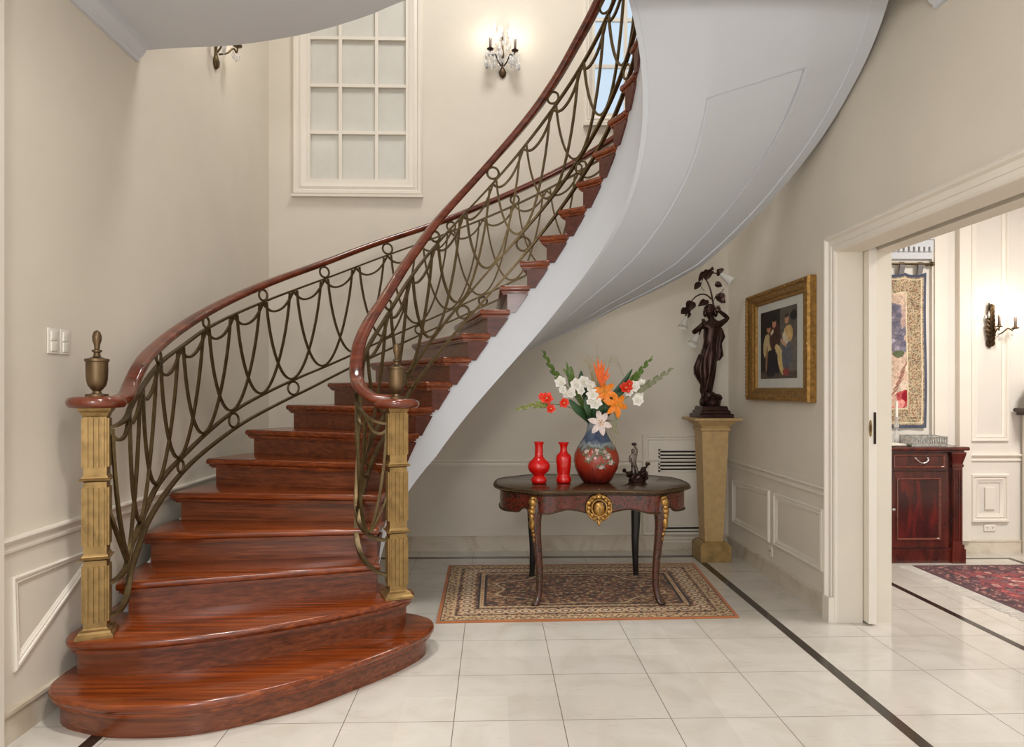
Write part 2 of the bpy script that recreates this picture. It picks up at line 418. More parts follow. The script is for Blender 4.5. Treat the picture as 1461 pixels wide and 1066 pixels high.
window(1, W1, .115, [-1.314,-1.002], [3.614,4.02,4.43,4.84], M['frost'])
window(2, W2, .07, [1.16], [4.216,4.624,5.03], M['sky'])

# door casing, pocket door
b = MB(); cas = .17
poly = [(DY1+.0, 0), (DY1, DZ), (DY0, DZ), (DY0, 0)]
prof = [(0,0),(0,.014),(.02,.02),(.055,.02),(.06,.026),(.11,.028),(.115,.034),(.125,.046),(.14,.05),(.155,.036),(.17,.03),(.17,0)]
rs = []
for d, k in prof:
    rs.append([(XR-k, DY1+d*.47, 0), (XR-k, DY1+d*.47, DZ+d*.62), (XR-k, DY0-d*.47, DZ+d*.62), (XR-k, DY0-d*.47, 0)])
nn = len(rs)
for i in range(nn-1):
    for j in range(3):
        b.add([rs[i][j], rs[i][j+1], rs[i+1][j+1], rs[i+1][j]], [(0,1,2,3)])
b.box(XR-.05, XR, DY1+.005, DY1+.084, 0, .15)
struct(b.build('trim_12', M['white'], ang=20))
d = empty('door_1', (2.243, 4.0, 0)); d['kind'] = 'structure'
b = MB(); b.box(2.219, 2.267, 3.972, 4.45, .012, DZ+.015)
b.build('door_leaf', M['white'], d, smooth=False)
b = MB(); b.box(2.247, 2.261, 3.968, 3.974, 1.075, 1.262); lp = b.build('lock_plate', M['dbronze'], d, smooth=False)
b = MB()
for z in (1.10, 1.14, 1.168, 1.20, 1.236): b.box(2.251, 2.257, 3.9665, 3.969, z-.009, z+.009)
b.build('keeper_slot', M['black'], lp, smooth=False)
b = MB(); b.rings([[(2.227+.0085*math.cos(a), y, 1.167+.05*math.sin(a)) for a in [2*PI*i/20 for i in range(20)]] for y in (3.974, 3.969, 3.966)])
pl = b.build('finger_pull', M['brass'], d)
b = MB(); b.rings([[(2.227+.004*math.cos(a), y, 1.167+.026*math.sin(a)) for a in [2*PI*i/16 for i in range(16)]] for y in (3.967, 3.9645)]); b.build('pull_recess', M['dbronze'], pl)
# ------------------------------------------------------------------ the staircase
CX, CY = .09, 3.86
RI, RO, RF = .72, 1.95, .745
def theta(k): return 196.5-10.47*(k-3)
def zk(k): return .1493+.1622*(k-1)
def zn(th): return .1493+.1622*(2+(196.5-th)/10.47)
def cp(R, th, z=None):
    a = math.radians(th); p = (CX+R*math.cos(a), CY+R*math.sin(a))
    return p if z is None else p+(z,)
def zfi(th): return max(0.0, zn(th)-interp(-th, [-196,-175,-152,-128,-105,-60,-44,-27,-10,20], [.42,.43,.474,.575,.585,.62,.655,.705,.736,.75]))
def zfo(th): return max(0.0, zn(th)-interp(-th, [-196,-140,-85,-60,-40,-16,0,20], [.45,.48,.487,.5,.56,.46,.42,.41]))
stair = empty('staircase', (CX, CY, 0), 'curved polished mahogany staircase with white underside sweeping up from the marble floor', 'staircase')
stair['kind'] = 'thing'
T1 = [(-1.895,3.32),(-1.895,3.05),(-1.865,2.92),(-1.79,2.84),(-1.69,2.79),(-1.55,2.745),(-1.39,2.735),(-1.22,2.75),(-1.08,2.80),(-.92,2.89),(-.77,3.0),(-.62,3.155),(-.48,3.31),(-.38,3.45),(-.325,3.56),(-.312,3.65),(-.34,3.74),(-.42,3.81),(-.52,3.86),(-.7,3.95),(-1.2,3.95),(-1.89,3.8)]
T2 = [(-1.895,3.38),(-1.89,3.12),(-1.86,3.03),(-1.79,2.985),(-1.66,2.98),(-1.50,2.995),(-1.25,3.07),(-1.04,3.165),(-.84,3.275),(-.68,3.385),(-.55,3.49),(-.46,3.58),(-.425,3.65),(-.43,3.72),(-.49,3.78),(-.60,3.82),(-.75,4.0),(-1.2,4.1),(-1.89,4.0)]
TT = .038
def tread(poly, z, r=.012):
    b = MB(); b.slab(poly, z-TT, z, r, 3)
    ip = inset(poly, .013); b.prism(ip, z-TT-.012, z-TT+.002); b.prism(inset(poly, .022), z-TT-.022, z-TT-.010)
    b.v = [(max(x, -1.912), y, q) for x, y, q in b.v]
    return b
for poly, k in ((T1,1), (T2,2)):
    sm = [tuple(p) for p in spline(poly, 3, True)]
    tread(sm, zk(k)).build('tread', M['mahog'], stair, ang=45)
    b = MB(); b.prism(inset(sm, .042), zk(k-1) if k > 1 else 0.0, zk(k)-TT-.012); b.build('riser', M['mahog_r'], stair, ang=45)
def offp(R, th, off):
    """point on the radial line at th moved off metres up the flight"""
    a = math.radians(th); return (CX+R*math.cos(a)+off*math.sin(a), CY+R*math.sin(a)-off*math.cos(a))
KMAX = 22
for k in range(3, KMAX+1):
    t0, t1, z = theta(k), theta(k+1), zk(k)
    Ri = RI; Ro = RO+.015
    poly = [offp(Ri, t0+1.6, 0), offp(Ro, t0, 0)]
    poly += [cp(Ro, t0+(t1-t0)*j/5) for j in range(1, 5)]
    poly += [offp(Ro, t1, .05), offp(RF+.01, t1, .05)]
    te = t0-14.4
    poly += [cp(RF+.01, t1-4.2+(te-(t1-4.2))*j/2) for j in range(1, 3)]
    poly += [cp(Ri, te+(t0+1.6-te)*j/5) for j in range(0, 5)]
    tread(poly, z, .010).build('tread', M['mahog'], stair, ang=45)
    b = MB(); o, u = .03, .02
    q = [offp(RF-.012, t0, o), offp(1.915, t0, o), offp(1.915, t0, o+u), offp(RF-.012, t0, o+u)]
    b.prism(q, zk(k-1)-.01, z-TT+.001); b.build('riser', M['mahog_r'], stair, smooth=False)
    # scrolled bracket under the return of the tread
    dth = math.degrees(.032/RF); ta = t0-dth; tb = te+1.0
    top = z-TT-.020; bot = zk(k-1) if k > 3 else zk(2)
    ed = []
    for i in range(13):
        s = i/12
        th = tb+(ta-tb)*(.62*s+.06*math.sin(s*PI*2)*.6); zz = top-(top-bot+.02)*(s+.07*math.sin(s*PI*2))
        ed.append((th, zz))
    outl = [(ta, top)]+[(tb, top)]+ed[1:]+[(ta, bot-.02)]
    b = MB(); b.rings([[cp(R, th, zz) for th, zz in outl] for R in (RF-.016, RF+.004)])
    b.build('bracket', M['mahog_d'], stair, ang=30)
# white inner string, outer string, panelled soffit
ths = [198-2.0*i for i in range(0, 123)]
ztopi = lambda th: zn(th)-.10 if th < 188 else min(zn(th)-.10, .30)
b = MB(); rs = []
for th in ths:
    zb, zt = zfi(th), max(zfi(th)+.02, zn(th)-.20)
    rs.append([cp(RF, th, zb), cp(RF, th, zt), cp(RF+.03, th, zt), cp(RF+.03, th, zb)])
b.rings(rs); b.build('inner_string', M['soffit'], stair)
b = MB(); rs = []
for th in ths:
    zb, zt = zfo(th), max(zfo(th)+.02, zn(th)-.20)
    rs.append([cp(RO-.03, th, zb), cp(RO, th, zb), cp(RO, th, zt), cp(RO-.03, th, zt)])
b.rings(rs); b.build('outer_string', M['soffit'], stair)
def zsoff(R, th):
    t = (R-RF)/(RO-RF); return zfi(th)*(1-t)+zfo(th)*t
# underside with its raised margins: section points (radius, lift)
sec = [(RF+.002,0),(1.09,0),(1.096,.010),(1.108,.010),(1.114,-.0),(1.60,-.0),(1.606,.012),(1.612,-.004),(1.634,-.004),(1.640,.0),(1.87,0),(1.875,-.008),(RO-.002,-.008)]
b = MB(); rs = []
for th in ths:
    low = [cp(R, th, zsoff(R, th)+(d if -8 < th < 68 or R > 1.7 else 0)) for R, d in sec]
    hi = [cp(R, th, zsoff(R, th)+.06) for R, d in reversed(sec)]
    rs.append(low+hi)
b.rings(rs); b.build('soffit', M['soffit'], stair, ang=20)
b = MB(); rs = []
for j in range(13):
    R = 1.10+.52*j/12; z = zsoff(R, -8)
    rs.append([cp(R, -8.2, z), cp(R, -7.9, z-.004), cp(R, -7.5, z-.004), cp(R, -7.2, z)])
b.rings(rs); b.build('panel_bead', M['soffit'], stair)

# ------------------------------------------------------------------ the two balustrades
def table(fn_lo, zs_lo, rel):
    """height along the flight: absolute keys near the newel (angle, z), then offsets above the nosing line"""
    ks = sorted([(th, z) for th, z in zs_lo]+[(th, zn(th)+o) for th, o in rel])
    xs = [k[0] for k in ks]; ys = [k[1] for k in ks]
    def f(th):
        i = max(1, min(len(xs)-2, int(np.searchsorted(xs, th))-0)); i = max(1, min(len(xs)-1, i))
        x0, x1, y0, y1 = xs[i-1], xs[i], ys[i-1], ys[i]
        m = lambda j: (ys[min(j+1,len(ys)-1)]-ys[max(j-1,0)])/max(1e-6, xs[min(j+1,len(xs)-1)]-xs[max(j-1,0)])
        h = x1-x0; t = (min(max(th, xs[0]), xs[-1])-x0)/h; m0, m1 = m(i-1)*h, m(i)*h
        return (2*t**3-3*t*t+1)*y0+(t**3-2*t*t+t)*m0+(-2*t**3+3*t*t)*y1+(t**3-t*t)*m1
    return f
def posfn(keys, R, lim):
    ks = sorted(keys); sp = spline([(p[1], p[2], p[0]) for p in ks], 12); xs = [p.z for p in sp]
    def f(th):
        if th <= lim: return cp(R, th)
        return (interp(th, xs, [p.x for p in sp]), interp(th, xs, [p.y for p in sp]))
    return f
TEND = 2
RAIL_PROF = [(.022*math.cos(a)+(.015 if math.cos(a) > 0 else -.015), .024*math.sin(a)) for a in [2*PI*i/16+.01 for i in range(16)]]
BAR = lambda w, t: [(-w/2,-t/2),(w/2,-t/2),(w/2,t/2),(-w/2,t/2)]
def balustrade(nm, label, pos, hand, sub, low1, low2, tstart, nodes, ringpar, newel, rot, first_leg):
    root = empty('balustrade', (newel[0], newel[1], zk(2)), label, 'balustrade')
    P = lambda f, th, dz=0: Vector(pos(th)+(f(th)+dz,))
    rng = [tstart-1.0*i for i in range(int(tstart-TEND)+1)]
    MB().sweep(RAIL_PROF, [P(hand, t) for t in rng]).build('handrail', M['rail'], root, ang=60)
    rb = [t for t in rng if t <= tstart-1]
    MB().sweep(BAR(.024,.0125), [P(sub, t) for t in rb]).build('upper_bar', M['bronze'], root, ang=30)
    MB().sweep(BAR(.026,.0135), [P(low1, t) for t in rb]).build('lower_bar', M['bronze'], root, ang=30)
    MB().sweep(BAR(.026,.014), [P(low2, t) for t in rb]).build('bottom_bar', M['bronze'], root, ang=30)
    ns = len(nodes)
    for i, th in enumerate(nodes):
        if i < ns-1:                                     # short swag between neighbours
            a = nodes[i]; c = nodes[i+1]; pts = []
            L_ = (P(sub, a)-P(sub, c)).length; sag = min(.095, L_*.42)
            for j in range(15):
                s = j/14; t = a+(c-a)*s; x = 2*s-1
                pts.append(P(sub, t, -.006-sag*(1-abs(x)**2.3)))
            MB().sweep(BAR(.015,.0135), pts).build('swag', M['bronze'], root, ang=40)
        if i < ns-2:                                     # long loop that spans two bays
            a, c = nodes[i], nodes[i+2]; pts = []; m = nodes[i+1]
            for j in range(27):
                x = -1+2*j/26; w = math.copysign(abs(x)**1.0, x)
                xx = w-.10*w*abs(w)**5
                t = m+(a-m)*(-xx)*1.0*.985 if xx < 0 else m+(c-m)*xx*.985
                zt, zb = P(sub, t).z-.01, P(low1, t).z+.012
                pts.append(Vector(pos(t)+(zb+(zt-zb)*abs(x)**2.05,)))
            MB().sweep(BAR(.015,.0135), pts).build('loop', M['bronze'], root, ang=40)
        if (i-ringpar) % 2 == 0 and th < 192:
            zc = (sub(th)+hand(th)-.026)/2+.003
            ring_at(root, pos, th, zc, ((hand(th)-.026-sub(th))/2)*math.cos(math.atan2(hand(th-2)-hand(th), (Vector(pos(th-2))-Vector(pos(th))).length))-.004)
        elif th < 192 and th < nodes[0]:
            zc = (low1(th)+low2(th))/2; ring_at(root, pos, th, zc, ((low1(th)-low2(th))/2)*math.cos(math.atan2(low1(th-2)-low1(th), (Vector(pos(th-2))-Vector(pos(th))).length))-.008)
    pts = [P(sub, first_leg[0], -.01), P(sub, first_leg[0]-1, -.25), P(sub, first_leg[0]-4, -.42), Vector(pos(first_leg[1])+(low1(first_leg[1])+.02,))]
    MB().sweep(BAR(.018,.011), spline(pts, 6)).build('end_leg', M['bronze'], root, ang=40)
    # newel post standing on the second step
    c = (newel[0], newel[1], zk(2))
    nw = None
    b = MB(); h = .0455
    segs = ((.03,.335), (.365,.68), (.71,.985))
    for z0, z1 in segs: b.square([(h*.985, z0), (h*.985, z1)], c, rot)
    post = b.build('newel_post', M['brass'], root, smooth=False)
    b = MB(); fl = .0095
    for z0, z1 in segs:
        for q in range(4):
            a = rot+q*PI/2; n = Vector((math.sin(a), -math.cos(a), 0)); u = Vector((math.cos(a), math.sin(a), 0))
            for i in range(4):
                o = Vector(c)+n*(h*.985)+u*((i-1.5)*.0205-fl/2+.0)+Vector((0,0,z0+.035))
                b.frame_box(o-n*.002, u*fl, n*.0105, Vector((0,0,z1-z0-.06)))
    b.build('reeding', M['brass'], post, smooth=False)
    b = MB(); b.square([(h+.028,0),(h+.028,.012),(h+.018,.02),(h+.016,.03),(h+.004,.036),(h-.004,.045)], c, rot); b.build('newel_base', M['brass'], post, smooth=False)
    for zz in (.338, .683):
        b = MB(); b.square([(h-.002,zz),(h+.012,zz+.004),(h+.015,zz+.011),(h+.006,zz+.015),(h+.004,zz+.02),(h-.002,zz+.03)], c, rot); b.build('collar', M['brass'], post, smooth=False)
    b = MB(); b.square([(h-.003,.96),(h+.002,.97),(h+.008,.985),(h+.016,.995),(h+.018,1.006),(h+.018,1.012)], c, rot); b.build('capital', M['brass'], post, smooth=False)
    cz = hand(tstart)
    b = MB(); b.lathe([(.085,cz-.026),(.106,cz-.024),(.117,cz-.012),(.119,cz+.002),(.112,cz+.018),(.095,cz+.025),(.0,cz+.025)], (newel[0], newel[1], 0), 36); b.build('cap_disc', M['rail'], root, ang=50)
    uz = cz+.024
    b = MB(); b.lathe([(.002,0),(.046,0),(.046,.012),(.020,.016),(.016,.026),(.024,.034),(.036,.05),(.042,.075),(.044,.11),(.044,.155),(.049,.158),(.049,.168),(.03,.172),(.015,.18),(.012,.196),(.020,.20),(.020,.207),(.010,.212),(.012,.23),(.018,.25),(.019,.268),(.013,.288),(.002,.296)], (newel[0], newel[1], uz-.001), 28)
    b.build('urn_finial', M['urn'], root, ang=40)
    return root
def ring_at(root, pos, th, zc, R):
    R = max(R, .018); p = Vector(pos(th)+(zc,)); q = Vector(pos(th-1)+(zc,)); u = (q-p).normalized()
    pts = [p+u*(R*math.cos(a))+Vector((0,0,R*math.sin(a))) for a in [2*PI*i/20 for i in range(20)]]
    MB().tube(pts, .0078, 8, closed=True).build('ring', M['bronze'], root, ang=70)

posO = posfn([(184,)+cp(1.88,184), (188,)+cp(1.88,188), (191,)+cp(1.88,191), (194.5,)+cp(1.878,194.5), (199,-1.715,3.29), (204,-1.682,3.18), (208,-1.69,3.11), (213,-1.735,3.085), (216,-1.755,3.081)], 1.88, 190.9)
relh = [(185,.98),(176,.968),(161,.959),(150,.951),(137,.937),(123,.934),(108,.907),(91,.893),(71,.87),(0,.87)]
hO = table(None, [(216,1.345),(208,1.347),(204,1.365),(199,1.42),(194.3,1.506)], relh)
sO = table(None, [(216,1.225),(211,1.227),(206,1.245),(200,1.305),(196,1.365),(191,1.43)], [(184,.875),(176,.858),(168,.86),(152,.837),(136,.815),(120,.807),(103,.789),(80,.772),(0,.77)])
l1O = table(None, [(216,.53),(210,.535),(204,.575),(198,.67),(192,.765)], [(185,.24),(175,.22),(160,.222),(152,.203),(143,.176),(135,.152),(128,.143),(0,.14)])
l2O = table(None, [(216,.38),(210,.385),(204,.43),(198,.56),(192,.68)], [(185,.135),(175,.131),(165,.113),(158,.102),(147,.07),(137,.05),(0,.05)])
nodesO = [210, 201]+[193.05-8.15*i for i in range(0, 23)]
bal_o = balustrade('o', 'outer bronze loop balustrade with mahogany rail, its brass newel beside the left wall', posO, hO, sO, l1O, l2O, 216, nodesO, 1, (-1.755,3.082), math.radians(20), (213, 203))
posI = posfn([(145,)+cp(.77,145), (152,)+cp(.77,152), (160,)+cp(.785,160), (168,)+cp(.815,168), (176,)+cp(.838,176), (182,)+cp(.846,182), (188,-.742,3.745), (196,-.70,3.655), (204,-.63,3.612), (212,-.53,3.61), (216,-.505,3.611)], .77, 152)
hI = table(None, [(216,1.345),(209,1.346),(204,1.357),(196,1.405),(188,1.475),(178,1.665),(164,1.885)], [(152,.915),(137,.915),(126,.93),(104,.928),(75,.932),(64,.95),(50,.982),(0,.99)])
sI = table(None, [(216,1.215),(209,1.218),(203,1.24),(196,1.285),(188,1.36),(178,1.53),(166,1.72)], [(152,.786),(127,.786),(96,.77),(66,.78),(36,.772),(0,.77)])
l1I = table(None, [(216,.60),(209,.605),(202,.63),(195,.68),(188,.76),(178,.92)], [(165,.2),(139,.2),(96,.21),(60,.195),(0,.195)])
l2I = table(None, [(216,.42),(209,.425),(202,.47),(195,.53),(188,.60),(178,.75)], [(165,.07),(128,.06),(96,.045),(0,.045)])
nodesI = [211, 201, 188.4, 173.1]+[157.8-15.3*i for i in range(0, 11)]
bal_i = balustrade('i', 'inner bronze loop balustrade with mahogany rail, its brass newel nearest the carved table', posI, hI, sI, l1I, l2I, 216, nodesI, 0, (-.505,3.611), math.radians(20), (213, 203))
# ------------------------------------------------------------------ woven rugs (pattern held as pigment on a fine sheet)
def hashn(a, b, s=0):
    v = np.sin(a*127.1+b*311.7+s*74.7)*43758.5453; return v-np.floor(v)
def worley(x, y, s=0):
    """distance to the nearest of jittered cell points, and that cell's random number"""
    xi, yi = np.floor(x), np.floor(y); best = np.full(x.shape, 9.0); cid = np.zeros(x.shape)
    for dx in (-1,0,1):
        for dy in (-1,0,1):
            cx, cy = xi+dx, yi+dy; px = cx+.15+.7*hashn(cx, cy, s); py = cy+.15+.7*hashn(cx, cy, s+5)
            d = np.hypot(x-px, y-py); m = d < best; best = np.where(m, d, best); cid = np.where(m, hashn(cx, cy, s+9), cid)
    return best, cid
def vnoise(x, y, s=0):
    xi, yi = np.floor(x), np.floor(y); fx, fy = x-xi, y-yi; fx = fx*fx*(3-2*fx); fy = fy*fy*(3-2*fy)
    h = lambda a, b: hashn(a, b, s)
    return (h(xi,yi)*(1-fx)+h(xi+1,yi)*fx)*(1-fy)+(h(xi,yi+1)*(1-fx)+h(xi+1,yi+1)*fx)*fy
C3 = lambda *c: np.array(lin(*c)[:3])
def put(col, mask, c): col[mask] = c
def flower_field(col, m, x, y, sc, ground, petals, dark, s):
    d, cid = worley(x*sc, y*sc, s); pal = [C3(*p) for p in petals]; k = (cid*len(pal)).astype(int).clip(0, len(pal)-1)
    put(col, m, C3(*ground))
    vine = np.abs(np.sin(x*sc*2.1+1.7*np.sin(y*sc*1.6+s))+np.sin(y*sc*2.3+1.3*np.sin(x*sc*1.9))) < .28
    put(col, m & vine, C3(*dark))
    for i, p in enumerate(pal): put(col, m & (d < .36) & (k == i), p)
    put(col, m & (d > .33) & (d < .40), C3(*dark)); put(col, m & (d < .12), C3(*dark)); put(col, m & (d < .06), C3(*ground))
def rug_sheet(name, W, D, res, paint, mat, root, corners, th=.008):
    """corners: four floor points (x,y) : left-near, right-near, right-far, left-far"""
    nu, nv = int(W/res), int(D/res)
    u, v = np.meshgrid(np.linspace(0,1,nu+1), np.linspace(0,1,nv+1), indexing='ij'); u = u.ravel(); v = v.ravel()
    col = paint(u*W, v*D)
    c = [np.array(p) for p in corners]
    pt = ((1-u)*(1-v))[:,None]*c[0]+(u*(1-v))[:,None]*c[1]+(u*v)[:,None]*c[2]+((1-u)*v)[:,None]*c[3]
    b = MB(); b.v = [(float(a), float(e), th) for a, e in pt]
    for i in range(nu):
        for j in range(nv):
            a = i*(nv+1)+j; b.f.append((a, a+nv+1, a+nv+2, a+1))
    n0 = len(b.v); g = lambda i, j: i*(nv+1)+j
    rim = [g(i,0) for i in range(nu)]+[g(nu,j) for j in range(nv)]+[g(i,nv) for i in range(nu,0,-1)]+[g(0,j) for j in range(nv,0,-1)]
    for r_ in rim: b.v.append((b.v[r_][0], b.v[r_][1], .0015))
    m = len(rim)
    for i in range(m): b.f.append((rim[i], n0+i, n0+(i+1) % m, rim[(i+1) % m]))
    o = b.build(name, mat, root, ang=60)
    full = np.vstack([col, col[rim]]); set_pigment(o, full); return o
def paint_persian(x, y):
    W, D = 1.88, 1.30; col = np.zeros((len(x), 3)); e = np.minimum(np.minimum(x, W-x), np.minimum(y, D-y))
    al = np.where(np.minimum(y, D-y) < np.minimum(x, W-x), x, y)
    cream, rust, dark, olive, rose = (212,182,138), (168,88,56), (56,36,34), (120,96,62), (150,70,56)
    flower_field(col, e >= 0, x, y, 26, (186,146,98), [rust, (214,190,150), (120,58,42), (92,84,60)], dark, 3)
    ins = e > .30
    flower_field(col, ins, x, y, 25, (160,114,78), [(210,178,130), (120,70,50), (196,150,104), (70,56,50)], (78,54,44), 8)
    cxr, cyr = (x-W/2)/(W*.30), (y-D/2)/(D*.26); rr = np.hypot(cxr, cyr)*(1+.08*np.cos(8*np.arctan2(cyr, cxr)))
    flower_field(col, ins & (rr < 1), x, y, 28, (138,88,60), [(212,180,134), (74,56,50), (190,136,94)], (84,58,46), 2)
    put(col, ins & (np.abs(rr-1) < .018), C3(*cream))
    put(col, (e > .285) & (e < .30), C3(*dark)); put(col, (e > .255) & (e < .285), C3(*cream)); put(col, (e > .262) & (e < .278) & (np.sin(al*150) > 0), C3(*rust)); put(col, (e > .245) & (e < .255), C3(*dark))
    mb_ = (e > .105) & (e <= .245)
    put(col, mb_, C3(84,58,50))
    ph = (al/.085) % 1-.5; q = np.hypot(ph*.085, e-.175); put(col, mb_ & (q < .044), C3(214,186,150)); put(col, mb_ & (q < .030), C3(126,92,68)); put(col, mb_ & (q < .016), C3(224,202,170)); put(col, mb_ & (q > .044) & (q < .050), C3(176,128,88))
    sc = np.abs((e-.175)-.05*np.sin(al*2*PI/.105*.5)) < .006; put(col, mb_ & sc & (q > .05), C3(204,166,120))
    d2, c2 = worley(x*42, y*42, 4); put(col, mb_ & (q > .052) & (d2 < .32), C3(196,150,110)); put(col, mb_ & (q > .052) & (d2 < .2) & (c2 > .5), C3(126,84,60))
    put(col, (e > .095) & (e <= .105), C3(*cream))
    gb = (e > .03) & (e <= .095); put(col, gb, C3(204,176,132)); w = np.abs((e-.0625)-.02*np.sin(al*2*PI/.07)) < .006; put(col, gb & w, C3(92,60,44)); d3, c3 = worley(x*34, y*34, 6); put(col, gb & (d3 < .28), C3(140,72,52)); put(col, gb & (d3 < .22) & (c3 > .6), C3(66,54,56))
    put(col, (e > .022) & (e <= .03), C3(*dark)); put(col, e <= .022, C3(184,112,66))
    n = vnoise(x*9, y*9, 1)[:,None]; return col*(.86+.28*n)
M['rug'] = attrmat('woven_persian_pile', .92, .1, .35, .15)
b_root = tag(rug_sheet('persian_rug', 1.88, 1.30, .0062, paint_persian, M['rug'], None, [(-.338,4.086),(1.506,4.133),(1.607,5.417),(-.348,5.407)]),
    'small cream and rust floral rug under the carved console table', 'rug')

# ------------------------------------------------------------------ the carved table
tx, ty, tz = .68, 4.74, .755
def boulle(name, ground, sc=26):
    m, nt, b = newmat(name)
    v = coords(nt); vo = N(nt, 'ShaderNodeTexVoronoi', feature='DISTANCE_TO_EDGE'); vo.inputs['Scale'].default_value = sc
    nz = N(nt, 'ShaderNodeTexNoise'); nz.inputs['Scale'].default_value = 14; nz.inputs['Detail'].default_value = 4; nz.inputs['Distortion'].default_value = 2.2
    L(nt, v, nz.inputs['Vector'])
    mx = N(nt, 'ShaderNodeMix', data_type='RGBA', blend_type='MIX'); mx.inputs[0].default_value = .35; L(nt, v, mx.inputs[6]); L(nt, nz.outputs['Color'], mx.inputs[7]); L(nt, mx.outputs[2], vo.inputs['Vector'])
    c1 = ramp(nt, nz.outputs['Fac'], [(.35, lin(*ground[0])), (.5, lin(*ground[1])), (.62, lin(*ground[2]))])
    c2 = ramp(nt, vo.outputs['Distance'], [(.012, (.55,.55,.55,1)), (.035, (0,0,0,1))])
    bw = N(nt, 'ShaderNodeRGBToBW'); L(nt, c2, bw.inputs[0])
    mg = N(nt, 'ShaderNodeMix', data_type='RGBA'); L(nt, bw.outputs[0], mg.inputs[0]); L(nt, c1, mg.inputs[6]); mg.inputs[7].default_value = lin(140,100,54)
    L(nt, mg.outputs[2], b.inputs['Base Color']); b.inputs['Roughness'].default_value = .22; b.inputs['Coat Weight'].default_value = .2
    return m
M['boulle'] = boulle('brass_inlaid_red_veneer', ((46,15,11),(98,26,20),(42,23,15)), 26)
M['boulle_top'] = boulle('inlaid_dark_top', ((36,24,18),(62,42,28),(48,30,22)), 12)
M['boulle_leg'] = boulle('inlaid_red_leg', ((42,15,10),(74,24,17),(38,19,12)), 40)
M['edge'] = simple('tarnished_gilt_edge', (80,62,40), .42, .6, vary=.35, scale=120, bmp=.3)
tab = empty('console_table', (tx, ty, 0), 'serpentine red inlaid console table with gilt mounts on the cream and rust rug', 'table')
quad = [(.0,.405),(.14,.415),(.27,.440),(.36,.438),(.43,.40),(.50,.34),(.57,.285),(.635,.20),(.662,.09),(.665,0)]
def t_out(d=0.):
    q = spline(quad, 4); q = [(p.x, p.y) for p in q]
    full = [(x, -y) for x, y in q]                         # front right, going outward
    right = full+[(x, y) for x, y in reversed(q[:-1])]
    left = [(-x, y) for x, y in q[1:]]+[(-x, -y) for x, y in reversed(q[1:-1])]
    return inset([(tx+x, ty+y) for x, y in right+left], d)
b = MB(); b.slab(t_out(.006), tz-.022, tz, .006); b.build('table_top', M['boulle_top'], tab, ang=40)
b = MB(); rs = []
for d, z in ((.03,-.022),(.004,-.024),(-.003,-.019),(-.005,-.011),(-.003,-.003),(.003,.001),(.014,.001),(.018,-.002)): rs.append([(x, y, tz+z) for x, y in t_out(d)])
b.rings(rs, cap=False); b.build('top_rim', M['edge'], tab, ang=50)
b = MB(); rim = t_out(-.004)
for i in range(0, len(rim)):
    p, q = Vector(rim[i]), Vector(rim[(i+1) % len(rim)]); n = max(1, int((q-p).length/.012))
    for j in range(n):
        o = p+(q-p)*(j/n); b.ball((o.x, o.y, tz-.018), .0058, 6, 4)
b.build('beading', M['edge'], tab)
ap = t_out(.035)
def low(x, y):
    X, Y = abs(x-tx), y-ty
    if X < .33 and abs(Y) > .2: return .588+.036*(.5-.5*math.cos(min(1, X/.20)*PI))-.026*max(0,(X-.22)/.11)
    if X >= .33 and X < .45: return .600
    s = min(1, max(0, (X-.43)/.19)); return .600+.030*math.sin(min(1,s*2.2)*PI)-.014*s
b = MB(); rs = []
inn = t_out(.052)
for i in range(len(ap)):
    zl = low(*ap[i]); m_ = Vector(ap[i]); 
    bul = t_out(.024)[i] if i == -1 else ap[i]
    rs.append([ap[i]+(tz-.028,), ap[i]+(zl,), inn[i]+(zl,), inn[i]+(tz-.028,)])
b.rings(rs, close=True); apron = b.build('apron', M['boulle'], tab, ang=40)
b = MB(); out2 = t_out(.031)
for k in (0, 1):
    pts = [out2[i]+((low(*ap[i])+.006 if k == 0 else tz-.036),) for i in range(len(ap))]
    b.tube(pts, .0045 if k == 0 else .003, 6, closed=True)
b.build('gilt_stringing', M['edge'], apron)
